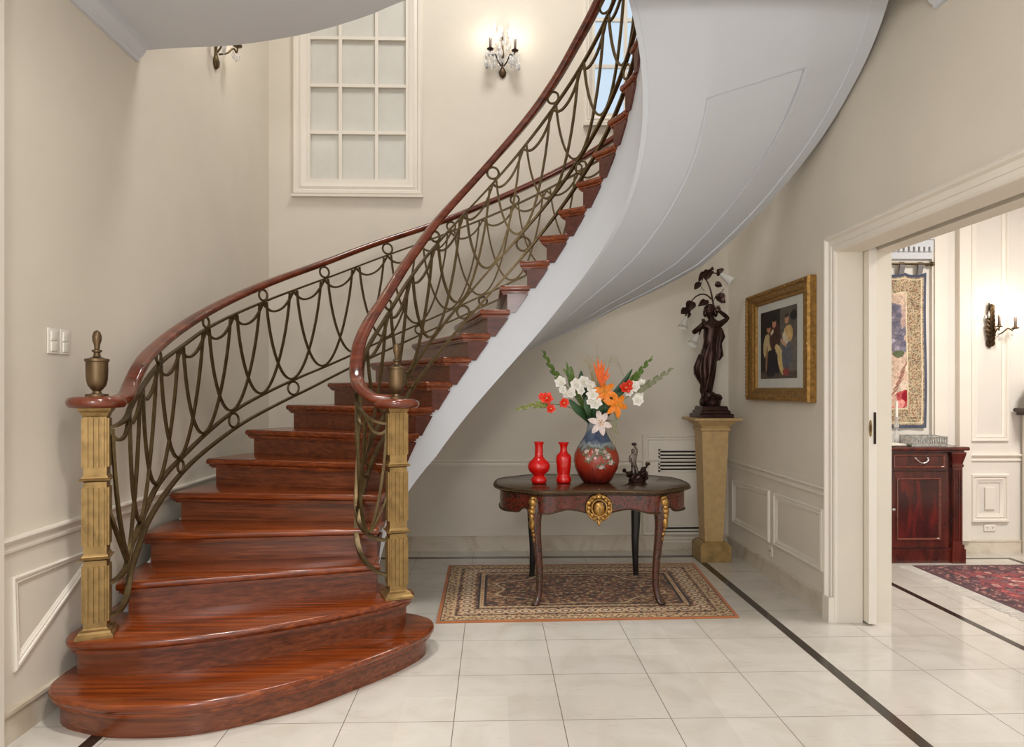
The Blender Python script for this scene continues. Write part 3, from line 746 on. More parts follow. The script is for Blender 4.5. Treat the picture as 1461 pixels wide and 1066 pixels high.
for sx, sy in ((-1,-1),(1,-1),(-1,1),(1,1)):
    dx, dy = sx*.77, sy*.64
    lx, ly = tx+sx*.385, ty+sy*.335
    keys = [(.0,.720,.043),(.012,.66,.043),(.022,.60,.041),(.024,.54,.035),(.014,.44,.0285),(.0,.32,.0245),(-.010,.20,.0215),(-.006,.10,.0205),(.010,.045,.022),(.026,.020,.025),(.030,.0095,.022)]
    front = sy < 0
    if not front: keys = [(.0,.720,.036),(.004,.55,.036),(.002,.40,.032),(-.004,.25,.026),(.0,.10,.021),(.004,.04,.020),(.006,.0095,.021)]
    sp = spline(keys, 5); rs = []
    for p in sp:
        cx_, cy_ = lx+dx*p.x-sx*.0, ly+dy*p.x; r = p.z; q = []
        for a in range(12):
            an = 2*PI*a/12; ca, sa = math.cos(an), math.sin(an); kk = 1/max(abs(ca), abs(sa))**.55
            q.append((cx_+r*kk*ca, cy_+r*kk*sa, p.y))
        rs.append(q)
    b = MB(); b.rings(rs); leg = b.build('leg', M['boulle_leg'] if front else M['tblack'], tab, ang=60)
    if front:
        def on(z, out=0.):
            zz = [p.y for p in sp][::-1]; x_ = interp(z, zz, [p.x for p in sp][::-1]); r_ = interp(z, zz, [p.z for p in sp][::-1])
            k = x_+r_*1.05+out; return Vector((lx+dx*k, ly+dy*k, z))
        b = MB()
        for z, r, sc in ((.70,.020,(1,1,.8)),(.672,.024,(1,1,1.1)),(.64,.016,(1,1,1.2)),(.615,.021,(1,1,.9)),(.585,.016,(1,1,1.3)),(.54,.0175,(1,1,1.9)),(.495,.011,(1,1,1.2)),(.465,.012,(1,1,1)),(.435,.008,(1,1,2))):
            p = on(z, -.006); b.ball(p, r*1.3, 12, 8, sc, .12, int(z*1000))
        u = Vector((-dy, dx, 0)).normalized()
        for sg in (-1, 1):
            for z0, w, hgt in ((.66,.026,.045),(.60,.022,.04)):
                pts = [on(z0+hgt*math.sin(t), -.004)+u*sg*(1.25*w*(.4+.6*math.sin(t*.9))) for t in [i*.35-1.5 for i in range(10)]]
                b.tube(pts, .0075, 6, taper=.5)
        b.build('gilt_mount', M['gilt'], leg)
        b = MB(); pts = [on(z, -.004) for z in (.16,.11,.07,.04,.02,.0105)]
        b.tube(pts, .009, 8, taper=[.003,.005,.008,.011,.013,.010]); b.build('gilt_foot', M['edge'], leg)
        b = MB(); b.tube([on(z, -.003) for z in [.42-.02*i for i in range(14)]], .0042, 6); b.build('gilt_line', M['edge'], leg)
# carved mask in the middle of the front
b = MB(); QS = 1.22; mc = Vector((tx-.0, ty-.388, .640))
b.ball(mc+Vector((0,-.004,-.004)), .030, 14, 9, (1,.5,1.25), .06, 2)
for k in range(16):
    a = 2*PI*k/16; rr = .052+.006*(k % 2); b.ball(mc+Vector((rr*math.cos(a)*1.0, 0, rr*1.05*math.sin(a))), .0115, 8, 6, (1.1,.7,1.1), .2, k)
pts = [mc+Vector((.040*math.cos(a), -.006, .044*math.sin(a))) for a in [2*PI*i/28 for i in range(28)]]; b.tube(pts, .006, 6, closed=True)
pts = [mc+Vector((.066*math.cos(a), .002, .068*math.sin(a))) for a in [2*PI*i/28 for i in range(28)]]; b.tube(pts, .006, 6, closed=True)
b.ball(mc+Vector((0,-.016,-.002)), .007, 8, 6, (.8,1,1.6)); b.ball(mc+Vector((-.011,-.013,.010)), .006, 8, 6); b.ball(mc+Vector((.011,-.013,.010)), .006, 8, 6); b.ball(mc+Vector((0,0,.08)), .013, 8, 6, (.8,.6,1.4)); b.ball(mc+Vector((0,0,-.08)), .012, 8, 6, (.8,.6,1.4))
b.v = [tuple(mc+(Vector(v)-mc)*QS) for v in b.v]
b.build('mask_mount', M['gilt'], apron)

# ------------------------------------------------------------------ vases and figurine on the table
V0 = tz+.003
b = MB(); prof = [(.002,0),(.046,0),(.053,.012),(.055,.026),(.046,.044),(.036,.052),(.044,.062),(.064,.080),(.076,.104),(.076,.124),(.066,.146),(.042,.166),(.030,.182),(.028,.21),(.027,.245),(.030,.268),(.035,.276),(.036,.281),(.030,.281),(.024,.27),(.022,.22),(.002,.21)]
b.lathe(prof, (.315, 4.655, V0), 40); tag(b.build('bottle_vase', M['red'], None, ang=60), 'round-bellied red bottle vase at the left end of the carved table', 'vase')
b = MB(); prof = [(.002,0),(.046,0),(.052,.010),(.052,.030),(.044,.048),(.040,.054),(.044,.066),(.048,.10),(.053,.15),(.053,.172),(.046,.190),(.030,.204),(.024,.218),(.024,.24),(.030,.262),(.038,.271),(.038,.276),(.030,.274),(.020,.25),(.002,.22)]
b.lathe(prof, (.486, 4.675, V0), 40); tag(b.build('baluster_vase', M['red'], None, ang=60), 'slim straight-sided red vase between the round red bottle and the big vase', 'vase')
def vase_mat():
    m, nt, b = newmat('glazed_vase')
    tc = N(nt, 'ShaderNodeTexCoord'); sx = N(nt, 'ShaderNodeSeparateXYZ'); L(nt, tc.outputs['Object'], sx.inputs[0])
    nz = N(nt, 'ShaderNodeTexNoise'); nz.inputs['Scale'].default_value = 9; nz.inputs['Detail'].default_value = 6; L(nt, coords(nt, (3,3,.7)), nz.inputs['Vector'])
    a = N(nt, 'ShaderNodeMath', operation='MULTIPLY_ADD'); L(nt, nz.outputs['Fac'], a.inputs[0]); a.inputs[1].default_value = .13; a.inputs[2].default_value = -.065
    s = N(nt, 'ShaderNodeMath', operation='ADD'); L(nt, sx.outputs['Z'], s.inputs[0]); L(nt, a.outputs[0], s.inputs[1])
    d = N(nt, 'ShaderNodeMath', operation='DIVIDE'); L(nt, s.outputs[0], d.inputs[0]); d.inputs[1].default_value = .43
    c = ramp(nt, d.outputs[0], [(0, lin(70,18,14)), (.12, lin(112,30,20)), (.3, lin(156,48,28)), (.50, lin(156,58,34)), (.55, lin(96,96,86)), (.60, lin(150,160,160)), (.68, lin(66,78,108)), (.80, lin(96,110,134)), (.90, lin(150,158,164)), (1, lin(132,142,150))])
    L(nt, c, b.inputs['Base Color']); b.inputs['Roughness'].default_value = .22; b.inputs['Coat Weight'].default_value = .4
    n2 = N(nt, 'ShaderNodeTexNoise'); n2.inputs['Scale'].default_value = 30; L(nt, coords(nt, (1,1,4)), n2.inputs['Vector']); bump(nt, b, n2.outputs['Fac'], .25, .004)
    return m
M['vase'] = vase_mat()
vx, vy = .715, 4.70
vz = empty('flower_vase', (vx, vy, V0), 'large pot-bellied vase, red below and blue-grey above, holding the flowers', 'vase')
b = MB(); prof = [(.002,0),(.090,0),(.098,.006),(.122,.045),(.148,.10),(.158,.15),(.152,.195),(.132,.240),(.104,.285),(.078,.325),(.066,.36),(.063,.395),(.066,.425),(.070,.432),(.062,.432),(.055,.40),(.055,.36),(.002,.33)]
b.lathe(prof, (vx, vy, V0), 48); b.build('vase_body', M['vase'], vz, ang=60)
# figurine
fx, fy = .995, 4.72
fg = empty('figurine', (fx, fy, V0), 'small dark bronze figurine with raised arm on a gnarled base, at the table\'s right end', 'figurine')
b = MB(); rn = random.Random(12); b.ball((fx+.008, fy, V0+.030), .060, 18, 9, (1.0,.75,.50), .14, 3)
for k in range(26):
    a = rn.uniform(0, 6.28); q = rn.uniform(.01, .055); b.ball((fx+.010+q*1.15*math.cos(a), fy+.7*q*math.sin(a), V0+.05+rn.uniform(-.03,.03)), rn.uniform(.012,.022), 8, 6, (1,1,1), .25, k)
b.lathe([(.002,0),(.058,0),(.060,.012),(.045,.030),(.002,.034)], (fx+.008, fy, V0), 20, 1.05, .8); b.build('gnarled_base', M['dbronze'], fg)
b = MB()
b.tube(spline([(fx-.02,fy-.02,V0+.05),(fx-.055,fy-.02,V0+.055),(fx-.078,fy-.02,V0+.07)], 5), .009, 7, taper=.7); b.ball((fx-.085,fy-.02,V0+.078), .015, 9, 7, (1,1,1), .15, 2)
b.tube(spline([(fx+.03,fy-.01,V0+.06),(fx+.052,fy-.01,V0+.09),(fx+.068,fy-.01,V0+.10),(fx+.075,fy-.01,V0+.115)], 5), .010, 7, taper=.7); b.ball((fx+.079,fy-.01,V0+.122), .016, 9, 7, (1.2,1,.8), .15, 5)
b.tube(spline([(fx+.03,fy-.03,V0+.05),(fx+.06,fy-.03,V0+.07),(fx+.07,fy-.03,V0+.04),(fx+.06,fy-.03,V0+.012)], 5), .010, 7, taper=.8)
b.tube(spline([(fx-.01,fy-.04,V0+.05),(fx-.035,fy-.045,V0+.035),(fx-.03,fy-.045,V0+.010)], 5), .010, 7, taper=.8)
b.build('branches', M['dbronze'], fg)
X0 = fx-.018
nd = {'pel': (X0,fy,V0+.105,.022), 'wst': (X0-.001,fy,V0+.135,.016), 'chs': (X0-.002,fy,V0+.165,.021), 'nk': (X0-.003,fy,V0+.192,.009), 'hd': (X0-.004,fy-.003,V0+.212,.016), 'tp': (X0-.005,fy,V0+.228,.009),
      'sl': (X0-.022,fy,V0+.175,.010), 'el': (X0-.030,fy-.012,V0+.142,.008), 'hl': (X0-.008,fy-.03,V0+.128,.007), 'sr': (X0+.018,fy,V0+.178,.010), 'er': (X0+.024,fy-.005,V0+.216,.008), 'hr': (X0+.006,fy-.005,V0+.246,.008),
      'kl': (X0-.010,fy-.034,V0+.095,.014), 'fl': (X0-.006,fy-.040,V0+.050,.010), 'kr': (X0+.016,fy-.028,V0+.09,.014), 'fr': (X0+.018,fy-.03,V0+.050,.010)}
ed = [('pel','wst'),('wst','chs'),('chs','nk'),('nk','hd'),('hd','tp'),('chs','sl'),('sl','el'),('el','hl'),('chs','sr'),('sr','er'),('er','hr'),('pel','kl'),('kl','fl'),('pel','kr'),('kr','fr')]
skin('rider', nd, ed, simple('pewter_grey_figure', (104,92,84), .4, .6, vary=.3), fg)
b = MB(); b.ball((X0+.004,fy-.005,V0+.258), .014, 9, 7, (1.3,1,.8), .2, 4); b.build('held_bloom', M['dbronze'], fg)

# ------------------------------------------------------------------ flowers in the vase, each stem a thing
def ppos(px, py, dep):
    """a point of the room at depth dep (metres in front of the camera), seen in the direction px, py"""
    xc = (px-730.5)/975; zc = (555-py)/975; a = math.atan(27.5/975); c, s = math.cos(a), math.sin(a)
    k = dep/( -xc*s+c); return Vector(((xc*c+s)*k, dep, 1.4+zc*k))
ROOT = lambda a=0., r=.03: Vector((vx+r*math.cos(a), vy+r*math.sin(a), V0+.40))
def petal(mb, base, dirv, upv, Ln, W, curl=.3, cup=.2, nu=6, nv=4, tip=1.0, th=.0012):
    d = Vector(dirv).normalized(); u = Vector(upv); u = (u-d*u.dot(d)); u = u.normalized() if u.length > 1e-6 else d.orthogonal().normalized(); s = d.cross(u)
    def fn(a, c):
        w = W*math.sin(PI*min(.999, (.06+.94*a)**tip))**.75*(1-.0*a); x = (c-.5)*w
        return Vector(base)+d*(Ln*a)*(1-.15*curl*a)+u*(-curl*Ln*a*a+cup*abs(c-.5)*w)+s*x
    mb.shell(fn, nu, nv, lambda a, c: -u*th)
def stem_mesh(pts, r=.0035, taper=.6): return MB().tube(spline(pts, 6), r, 7, taper=taper)
def leaf(mb, pts, w, th=.0015, up=None):
    P_ = spline(pts, 5); m = len(P_)
    vv = Vector((.1,-1,.2))
    rs = []
    for i, p in enumerate(P_):
        t = (P_[min(i+1,m-1)]-P_[max(i-1,0)]).normalized(); s = t.cross(vv); s = s.normalized() if s.length > 1e-5 else Vector((1,0,0)); n = s.cross(t)
        k = 1.3*w*max(.06, math.sin(PI*(.10+.88*i/(m-1)))**.8)
        rs.append([p-s*k+n*.0*k, p+n*(.22*k+th), p+s*k, p+n*(.22*k-th)])
    mb.rings(rs)
def blossom(mb, c, face, size, n=6, curl=.35, open_=.75, W=.62, seed=0, cup=.2, tip=1.0):
    f = Vector(face).normalized(); a0 = f.orthogonal().normalized(); b0 = f.cross(a0); rn = random.Random(seed)
    for k in range(n):
        a = 2*PI*k/n+rn.uniform(-.15,.15); rad = a0*math.cos(a)+b0*math.sin(a)
        d = rad*open_+f*(1-open_)*1.2
        petal(mb, Vector(c)-f*size*.25, d, f, size*rn.uniform(.9,1.08), size*W, curl, cup, tip=tip)
def stemthing(label, cat, nm, tip, group=None):
    return empty(nm, tuple(ROOT()), label, cat, group)
FL = 'flower'
def gladiolus(label, path, heads, buds, pet, bud, leafpts=None, hs=.036, stemmat='green'):
    r = stemthing(label, FL, 'gladiolus_stem', path[-1])
    pts = [ROOT(random.uniform(0,6.28), .025)]+[ppos(*p) for p in path]
    stem_mesh(pts, .0038, .45).build('stem', M[stemmat], r)
    for i, (px, py, dp, s) in enumerate(heads):
        b = MB(); c = ppos(px, py, dp); blossom(b, c, (random.uniform(-.5,.5), -1, random.uniform(-.1,.5)), hs*s, 6, .35, .60, .98, i+int(px)); blossom(b, c+Vector((0,-.004,0)), (0,-1,.2), hs*s*.66, 3, .1, .45, .95, i+3)
        bo = b.build('blossom', M[pet], r); b = MB(); b.ball(c+Vector((0,-.006,0)), .0042*s, 7, 5); b.build('throat', M['throat'], bo)
    if buds:
        sp = spline(pts, 10); n0 = int(len(sp)*(1-buds[0])); b = MB(); m = buds[1]
        for i in range(m):
            f = n0+(len(sp)-1-n0)*i/m; p = sp[int(f)]; t = (sp[min(len(sp)-1,int(f)+1)]-sp[max(0,int(f)-1)]).normalized(); s = t.cross(Vector((0,1,0))).normalized()*(1 if i % 2 else -1)
            k = 1-.55*i/m; petal(b, p, t+s*.30, s, buds[2]*1.25*k, .036*k, -.05, .9, 5, 4, .8, .004)
            petal(b, p+Vector((0,-.004,0)), t+s*.2-Vector((0,.15,0)), Vector((0,-1,0)), buds[2]*1.2*k*.9, .034*k, -.05, .7, 5, 4, .8, .004)
        petal(b, sp[-1], sp[-1]-sp[-3], (0,-1,0), .03, .008, 0, .5, 5, 3, .8, .003)
        b.build('buds', M[bud], r)
    return r
gladiolus('white gladiolus with a tall green bud tip, topmost at the left of the bouquet', [(838,585,4.68),(812,556,4.64),(790,530,4.62),(776,504,4.6)], [(800,545,4.60,1.25),(803,556,4.58,.9),(808,562,4.58,.9)], (.42,9,.055), 'pwhite', 'green')
gladiolus('white gladiolus with open flowers in the middle left of the bouquet', [(844,588,4.68),(828,560,4.6),(812,545,4.6)], [(815,561,4.57,1.1),(822,548,4.57,1.25),(833,545,4.56,1.35),(829,557,4.55,.9)], None, 'pwhite', 'green')
gladiolus('white gladiolus with large flowers at the centre, left of the orange lilies', [(850,592,4.66),(845,572,4.56),(840,556,4.54),(836,546,4.55)], [(843,551,4.52,1.3),(846,563,4.50,1.3),(850,575,4.49,1.4),(842,573,4.5,.8)], None, 'pwhite', 'green')
gladiolus('scarlet gladiolus lying out to the left with a pale green tip', [(835,592,4.62),(805,579,4.52),(775,577,4.46),(738,583,4.40)], [(780,568,4.45,1.3),(773,566,4.46,.8),(786,583,4.44,.95),(805,575,4.48,1.05)], (.34,8,.06), 'pred', 'bgreen')
gladiolus('white gladiolus with a long grey-green tip, farthest to the right', [(866,588,4.66),(896,566,4.6),(925,548,4.58),(957,528,4.56)], [(905,551,4.58,1.3),(916,547,4.58,.95),(910,571,4.57,1.25),(897,560,4.58,.9),(914,562,4.58,.7)], (.40,10,.06), 'pwhite', 'grey_green')
gladiolus('red gladiolus with a green tip pointing up to the right', [(864,586,4.68),(888,560,4.64),(905,540,4.62),(928,512,4.62)], [(893,553,4.58,1.35),(898,548,4.58,.9)], (.36,9,.055), 'pred', 'green')
def lily(label, px, py, dp, size, pet, face, nm='lily'):
    r = stemthing(label, FL, nm, None); c = ppos(px, py, dp)
    stem_mesh([ROOT(-1.5,.03), (ROOT(-1.5,.03)+c)/2+Vector((0,.01,.02)), c+Vector((0,.02,0))], .0035, .8).build('stem', M['dgreen'], r)
    b = MB(); blossom(b, c, face, size, 6, .42, .86, .46, int(px), .25, 1.15); b.build('petals', M[pet], r)
    b = MB(); f = Vector(face).normalized(); a0 = f.orthogonal().normalized(); b0 = f.cross(a0)
    for k in range(6):
        a = k*PI/3+.4; e = c+f*size*.35+(a0*math.cos(a)+b0*math.sin(a))*size*.22; b.tube([c-f*.01, (c+e)/2+f*.004, e], .0011, 5); b.ball(e, .0032, 6, 5, (1,1,1.6))
    b.build('stamens', M['pyellow'], r)
lily('orange lily at the centre of the bouquet, above the other orange lily', 863, 559, 4.47, .088, 'porange', (-.15,-1,.25))
lily('orange lily low on the right of the bouquet, beside the hanging leaf', 881, 577, 4.45, .090, 'porange', (.25,-1,.1))
lily('pale pink lily drooping over the rim of the big vase', 857, 603, 4.49, .088, 'ppink', (-.05,-1,.05))
r = stemthing('spiky orange bird-of-paradise bloom standing upright at the top of the bouquet', FL, 'strelitzia', None)
stem_mesh([ROOT(.5,.01), ppos(856,570,4.62), ppos(857,548,4.6)], .0042, .8).build('stem', M['dgreen'], r)
b = MB()
for dx, dy, l in ((-7,-34,.14),(-3,-40,.16),(1,-42,.15),(4,-34,.13),(9,-30,.12),(-4,-24,.11),(7,-22,.11),(12,-22,.09)):
    p0 = ppos(857,550,4.44); p1 = ppos(857+1.5*dx,550+dy,4.44); petal(b, p0, p1-p0, (0,-1,0), l*1.15, .019, .02, .5, 6, 4, .9)
b.build('bract_petals', M['porange2'], r)
b = MB(); petal(b, ppos(862,545,4.57), ppos(865,530,4.57)-ppos(862,545,4.57), (0,-1,0), .065, .016, 0, .4); b.build('violet_tongue', M['purple'], r)
r = stemthing('broad green leaf spike standing left of the white flowers', 'leaf', 'leaf_spray', None)
b = MB(); leaf(b, [ROOT(2,.02), ppos(830,575,4.66), ppos(815,548,4.66), ppos(808,516,4.66)], .016); leaf(b, [ppos(822,556,4.65), ppos(815,540,4.64), ppos(803,526,4.63)], .013); leaf(b, [ppos(818,552,4.65), ppos(815,535,4.62), ppos(814,522,4.62)], .016); b.build('blade', M['green'], r)
r = stemthing('small blue-green leaf tip behind the white flowers', 'leaf', 'leaf_spray', None)
b = MB(); leaf(b, [ROOT(1,.02), ppos(838,570,4.7), ppos(830,545,4.72), ppos(829,529,4.72)], .022); b.build('blade', M['dgreen'], r)
r = stemthing('long dark green sword leaf slanting right behind the red flower', 'leaf', 'leaf_spray', None)
b = MB(); leaf(b, [ROOT(.3,.02), ppos(872,572,4.66), ppos(886,552,4.66), ppos(902,527,4.66)], .020); leaf(b, [ROOT(.1,.03), ppos(868,578,4.6), ppos(880,566,4.58), ppos(893,556,4.6)], .018); b.build('blade', M['dgreen'], r)
r = stemthing('dark green leaves spreading low to the left of the vase neck', 'leaf', 'leaf_spray', None)
b = MB(); leaf(b, [ROOT(3,.03), ppos(834,592,4.6), ppos(822,582,4.56), ppos(812,570,4.55)], .024); leaf(b, [ROOT(2.6,.03), ppos(842,590,4.56), ppos(838,575,4.54), ppos(842,560,4.54)], .022); leaf(b, [ROOT(2,.01), ppos(852,588,4.55), ppos(858,575,4.53), ppos(862,566,4.52)], .026); leaf(b, [ROOT(1,.02), ppos(866,588,4.56), ppos(868,578,4.54), ppos(872,570,4.54)], .022); b.build('blade', M['dgreen'], r)
r = stemthing('withered grey-brown leaf hanging down the right of the vase neck', 'leaf', 'leaf_spray', None)
b = MB(); leaf(b, [ROOT(-.4,.035), ppos(872,588,4.6), ppos(879,592,4.58), ppos(878,606,4.57), ppos(876,615,4.57), ppos(886,619,4.56)], .010); b.build('blade', M['grey_green'], r)
r = stemthing('wispy dry grass blades fanning out over the top of the bouquet', 'grass', 'dry_grass', None)
b = MB(); rn = random.Random(11)
for k in range(26):
    tx_ = rn.uniform(818,892); ty_ = rn.uniform(498,522); dp = rn.uniform(4.60,4.74)
    mid = ppos(853+(tx_-853)*.55, 520-rn.uniform(0,18), dp); end = ppos(tx_, ty_+abs(tx_-853)*.5, dp-.02)
    b.tube(spline([ROOT(k, .015), ppos(853+(tx_-853)*.2, 560, dp), mid, end], 5), .0011, 4, taper=.4)
for k in range(7): b.tube(spline([ppos(848+k*2,556,4.62), ppos(845+k*2.2,535,4.6), ppos(838+k*4,512+rn.uniform(0,10),4.6)], 4), .0026, 5, taper=.5)
b.tube(spline([ROOT(1,.01), ppos(853,540,4.66), ppos(852,491,4.66)], 5), .0016, 5, taper=.4)
b.build('blades', M['straw'], r)
r = stemthing('fine pale trailing sprigs hanging beside the right of the vase', 'grass', 'trailing_sprig', None)
b = MB()
for k in range(4): b.tube(spline([ROOT(-.2,.04), ppos(868+k*2,600,4.55), ppos(872+k*4,620,4.54), ppos(876+k*3,642-k*4,4.55)], 5), .0011, 4)
b.build('sprig', M['straw'], r)
# raised flowers on the belly of the big vase
M['rel_f'] = simple('raised_vase_flower', (206,184,176), .4, vary=.25, scale=60); M['rel_l'] = simple('raised_vase_leaf', (104,112,84), .4, vary=.4, scale=60)
def belly(a, z, out=0.):
    R = interp(z, [0,.045,.10,.15,.195,.240,.285],[.09,.122,.148,.158,.152,.132,.104])+out; return Vector((vx+R*math.cos(a), vy+R*math.sin(a), V0+z))
for i, (a, z, sz) in enumerate(((-2.05,.175,.030),(-1.22,.185,.032),(-1.50,.125,.022),(-1.33,.215,.020),(-2.2,.215,.022),(-1.70,.222,.022),(-1.05,.15,.022))):
    b = MB(); c = belly(a, z, .004); blossom(b, c, (math.cos(a), math.sin(a), .1), sz, 6, .2, .85, .85, i); blossom(b, c, (math.cos(a), math.sin(a), .1), sz*.55, 5, .1, .6, .8, i+9); rf = b.build('raised_flower', M['rel_f'], vz)
b = MB(); rn = random.Random(5)
for a, z in ((-2.05,.175),(-1.22,.185),(-1.50,.125),(-1.33,.215),(-2.2,.215),(-1.70,.222),(-1.05,.15),(-1.85,.20),(-1.45,.20)):
    for k in range(5):
        q = rn.uniform(0, 6.28); p0 = belly(a, z, .001); p1 = belly(a+.26*math.cos(q), z+.035*math.sin(q), .003); petal(b, p0, p1-p0, (math.cos(a), math.sin(a), 0), (p1-p0).length, .013, .0, .3, 5, 3, .9, .002)
b.build('raised_leaves', M['rel_l'], vz)
# ------------------------------------------------------------------ pedestal and statue lamp
qx, qy = 1.800, 5.585
ped = empty('pedestal', (qx, qy, 0), 'tall tapering tan stone pedestal in the corner, carrying the bronze statue lamp', 'pedestal')
b = MB(); b.square([(.125,0),(.125,.125),(.118,.132),(.105,.15),(.092,.158)], (qx,qy,0)); b.build('plinth', M['stone_d'], ped, smooth=False)
b = MB(); b.square([(.075,.156),(.108,1.06)], (qx,qy,0)); shaft = b.build('shaft', M['stone'], ped, smooth=False)
b = MB(); b.square([(.108,1.055),(.120,1.065),(.120,1.08),(.110,1.088),(.115,1.10),(.135,1.118),(.150,1.13),(.150,1.142)], (qx,qy,0)); b.build('capital', M['stone'], ped, smooth=False)
b = MB(); b.square([(.185,1.142),(.192,1.148),(.192,1.158),(.188,1.165)], (qx,qy,0)); b.build('top_slab', M['stone'], ped, smooth=False)
PZ = 1.166
st = empty('statue_lamp', (qx, qy, PZ), 'dark bronze lamp statue of a draped woman under a leafy branch, on the stone pedestal', 'statue')
sx_, sy_ = qx-.0, qy
K = 5.585/975
def sp_(px, py, dy=0.): 
    return ppos(px, py, qy+dy)
DB = M['dbronze']
b = MB(); b.square([(.140,0),(.140,.028),(.128,.034),(.120,.036),(.120,.055),(.108,.062),(.104,.085),(.096,.094)], (qx,qy,PZ)); b.build('stepped_base', DB, st, smooth=False)
b = MB(); b.ball((qx-.005,qy,PZ+.125), .085, 20, 12, (1,.9,1.0), .10, 4); b.ball((qx-.03,qy-.02,PZ+.18), .055, 16, 9, (1,1,.8), .14, 9); b.ball((qx+.045,qy-.03,PZ+.165), .04, 14, 8, (1,1,.7), .16, 5); b.ball((qx-.05,qy-.03,PZ+.14), .045, 14, 8, (1,1,1), .16, 7); b.build('rock', DB, st)
def nn(px, py, dy, r): p = sp_(px, py, dy); return (p.x, p.y, p.z, r)
nd = {'pel': nn(1011,503,0,(.062,.050)), 'wst': nn(1013,490,0,(.050,.042)), 'chs': nn(1015,474,0,(.062,.050)), 'ush': nn(1016,464,0,(.050,.038)), 'nk': nn(1015,455,0,.022), 'hd0': nn(1013,450,-.01,.030), 'hd': nn(1012,445,-.015,.040), 'crn': nn(1012,439,-.005,.034),
      'sr': nn(1003,464,-.01,.028), 'er': nn(989,475,-.03,.022), 'wr': nn(999,466,-.08,.016), 'hr': nn(1003,461,-.08,.016),
      'sl': nn(1027,463,-.01,.028), 'el': nn(1039,454,-.02,.023), 'wl': nn(1029,446,-.04,.016), 'hl': nn(1024,442,-.04,.018),
      'hpr': nn(1005,512,-.01,.046), 'kr': nn(1006,535,-.04,.036), 'ar': nn(1005,560,-.01,.019), 'fr': nn(1003,566,-.06,.018),
      'hpl': nn(1016,512,.01,.046), 'kl': nn(1015,535,-.01,.036), 'al': nn(1013,560,.01,.019), 'fl': nn(1016,567,-.04,.018)}
ed = [('pel','wst'),('wst','chs'),('chs','ush'),('ush','nk'),('nk','hd0'),('hd0','hd'),('hd','crn'),('ush','sr'),('sr','er'),('er','wr'),('wr','hr'),('ush','sl'),('sl','el'),('el','wl'),('wl','hl'),
      ('pel','hpr'),('hpr','kr'),('kr','ar'),('ar','fr'),('pel','hpl'),('hpl','kl'),('kl','al'),('al','fl')]
skin('body', nd, ed, DB, st)
# face, hair, fingers
b = MB(); h = sp_(1012,446,-.055); b.ball(h+Vector((0,-.004,-.004)), .007, 8, 6, (.8,1,1.7)); b.ball(h+Vector((-.012,0,.006)), .005, 8, 6); b.ball(h+Vector((.012,0,.006)), .005, 8, 6); b.ball(h+Vector((0,-.001,-.017)), .006, 8, 6, (1.5,.7,.6)); b.build('face_features', DB, st)
b = MB(); b.ball(sp_(1013,441,.015), .046, 18, 10, (1.1,1,.95), .08, 3); b.ball(sp_(1006,447,-.01), .022, 12, 8, (.8,1,1.5), .1, 5); b.ball(sp_(1021,447,.0), .022, 12, 8, (.8,1,1.5), .1, 6); b.ball(sp_(1013,450,.03), .03, 12, 8, (1,1,1.2), .1, 8); b.build('hair', DB, st)
for key in ('hl', 'hr'):
    b = MB(); c = Vector(nd[key][:3])
    for i in range(4):
        o = c+Vector((-.010+.007*i, -.008, .004)); b.tube([o, o+Vector((-.002,-.010,.016)), o+Vector((-.003,-.002,.028))], .005, 6, taper=.7)
    b.tube([c+Vector((.010,-.006,-.004)), c+Vector((.018,-.012,.006)), c+Vector((.016,-.014,.018))], .0055, 6, taper=.7); b.build('fingers', DB, st)
# drapery: a wrapped skirt with folds and a loose cloth falling at her left
def drape(name, rows, n=44, fold=.10, seed=0, freq=7):
    b = MB(); rs = []
    for px, py, w, d in rows:
        c = sp_(px, py); rs.append([(c.x+w*math.cos(a)*(1+fold*math.sin(freq*a+py*.06+seed)+.05*math.sin(3*a+py*.2)), c.y+d*math.sin(a)*(1+fold*math.sin(freq*a+py*.05+seed)), c.z+.006*math.sin(4*a)) for a in [2*PI*j/n for j in range(n)]])
    b.rings(rs); return b.build(name, DB, st, ang=70)
drape('skirt', [(1011,498,.058,.050),(1011,506,.070,.058),(1010,518,.070,.060),(1010,530,.062,.056),(1009,541,.054,.050),(1008,550,.046,.044),(1007,557,.042,.040),(1006,562,.030,.030)], 44, .13, 0, 4)
drape('hip_cloth', [(1000,506,.020,.03),(999,514,.034,.04),(997,524,.044,.045),(998,533,.046,.045),(1001,541,.040,.04),(1005,549,.034,.04),(1009,555,.02,.03)], 24, .12, 2, 5)
drape('hanging_cloth', [(1022,462,.020,.02),(1025,470,.036,.028),(1027,480,.042,.028),(1024,490,.032,.026),(1025,500,.036,.026),(1026,508,.034,.024),(1024,514,.018,.014)], 26, .16, 1, 5)
drape('bodice', [(1015,468,.060,.052),(1014,478,.060,.054),(1013,488,.054,.048),(1012,498,.058,.052)], 36, .025, 3, 5)
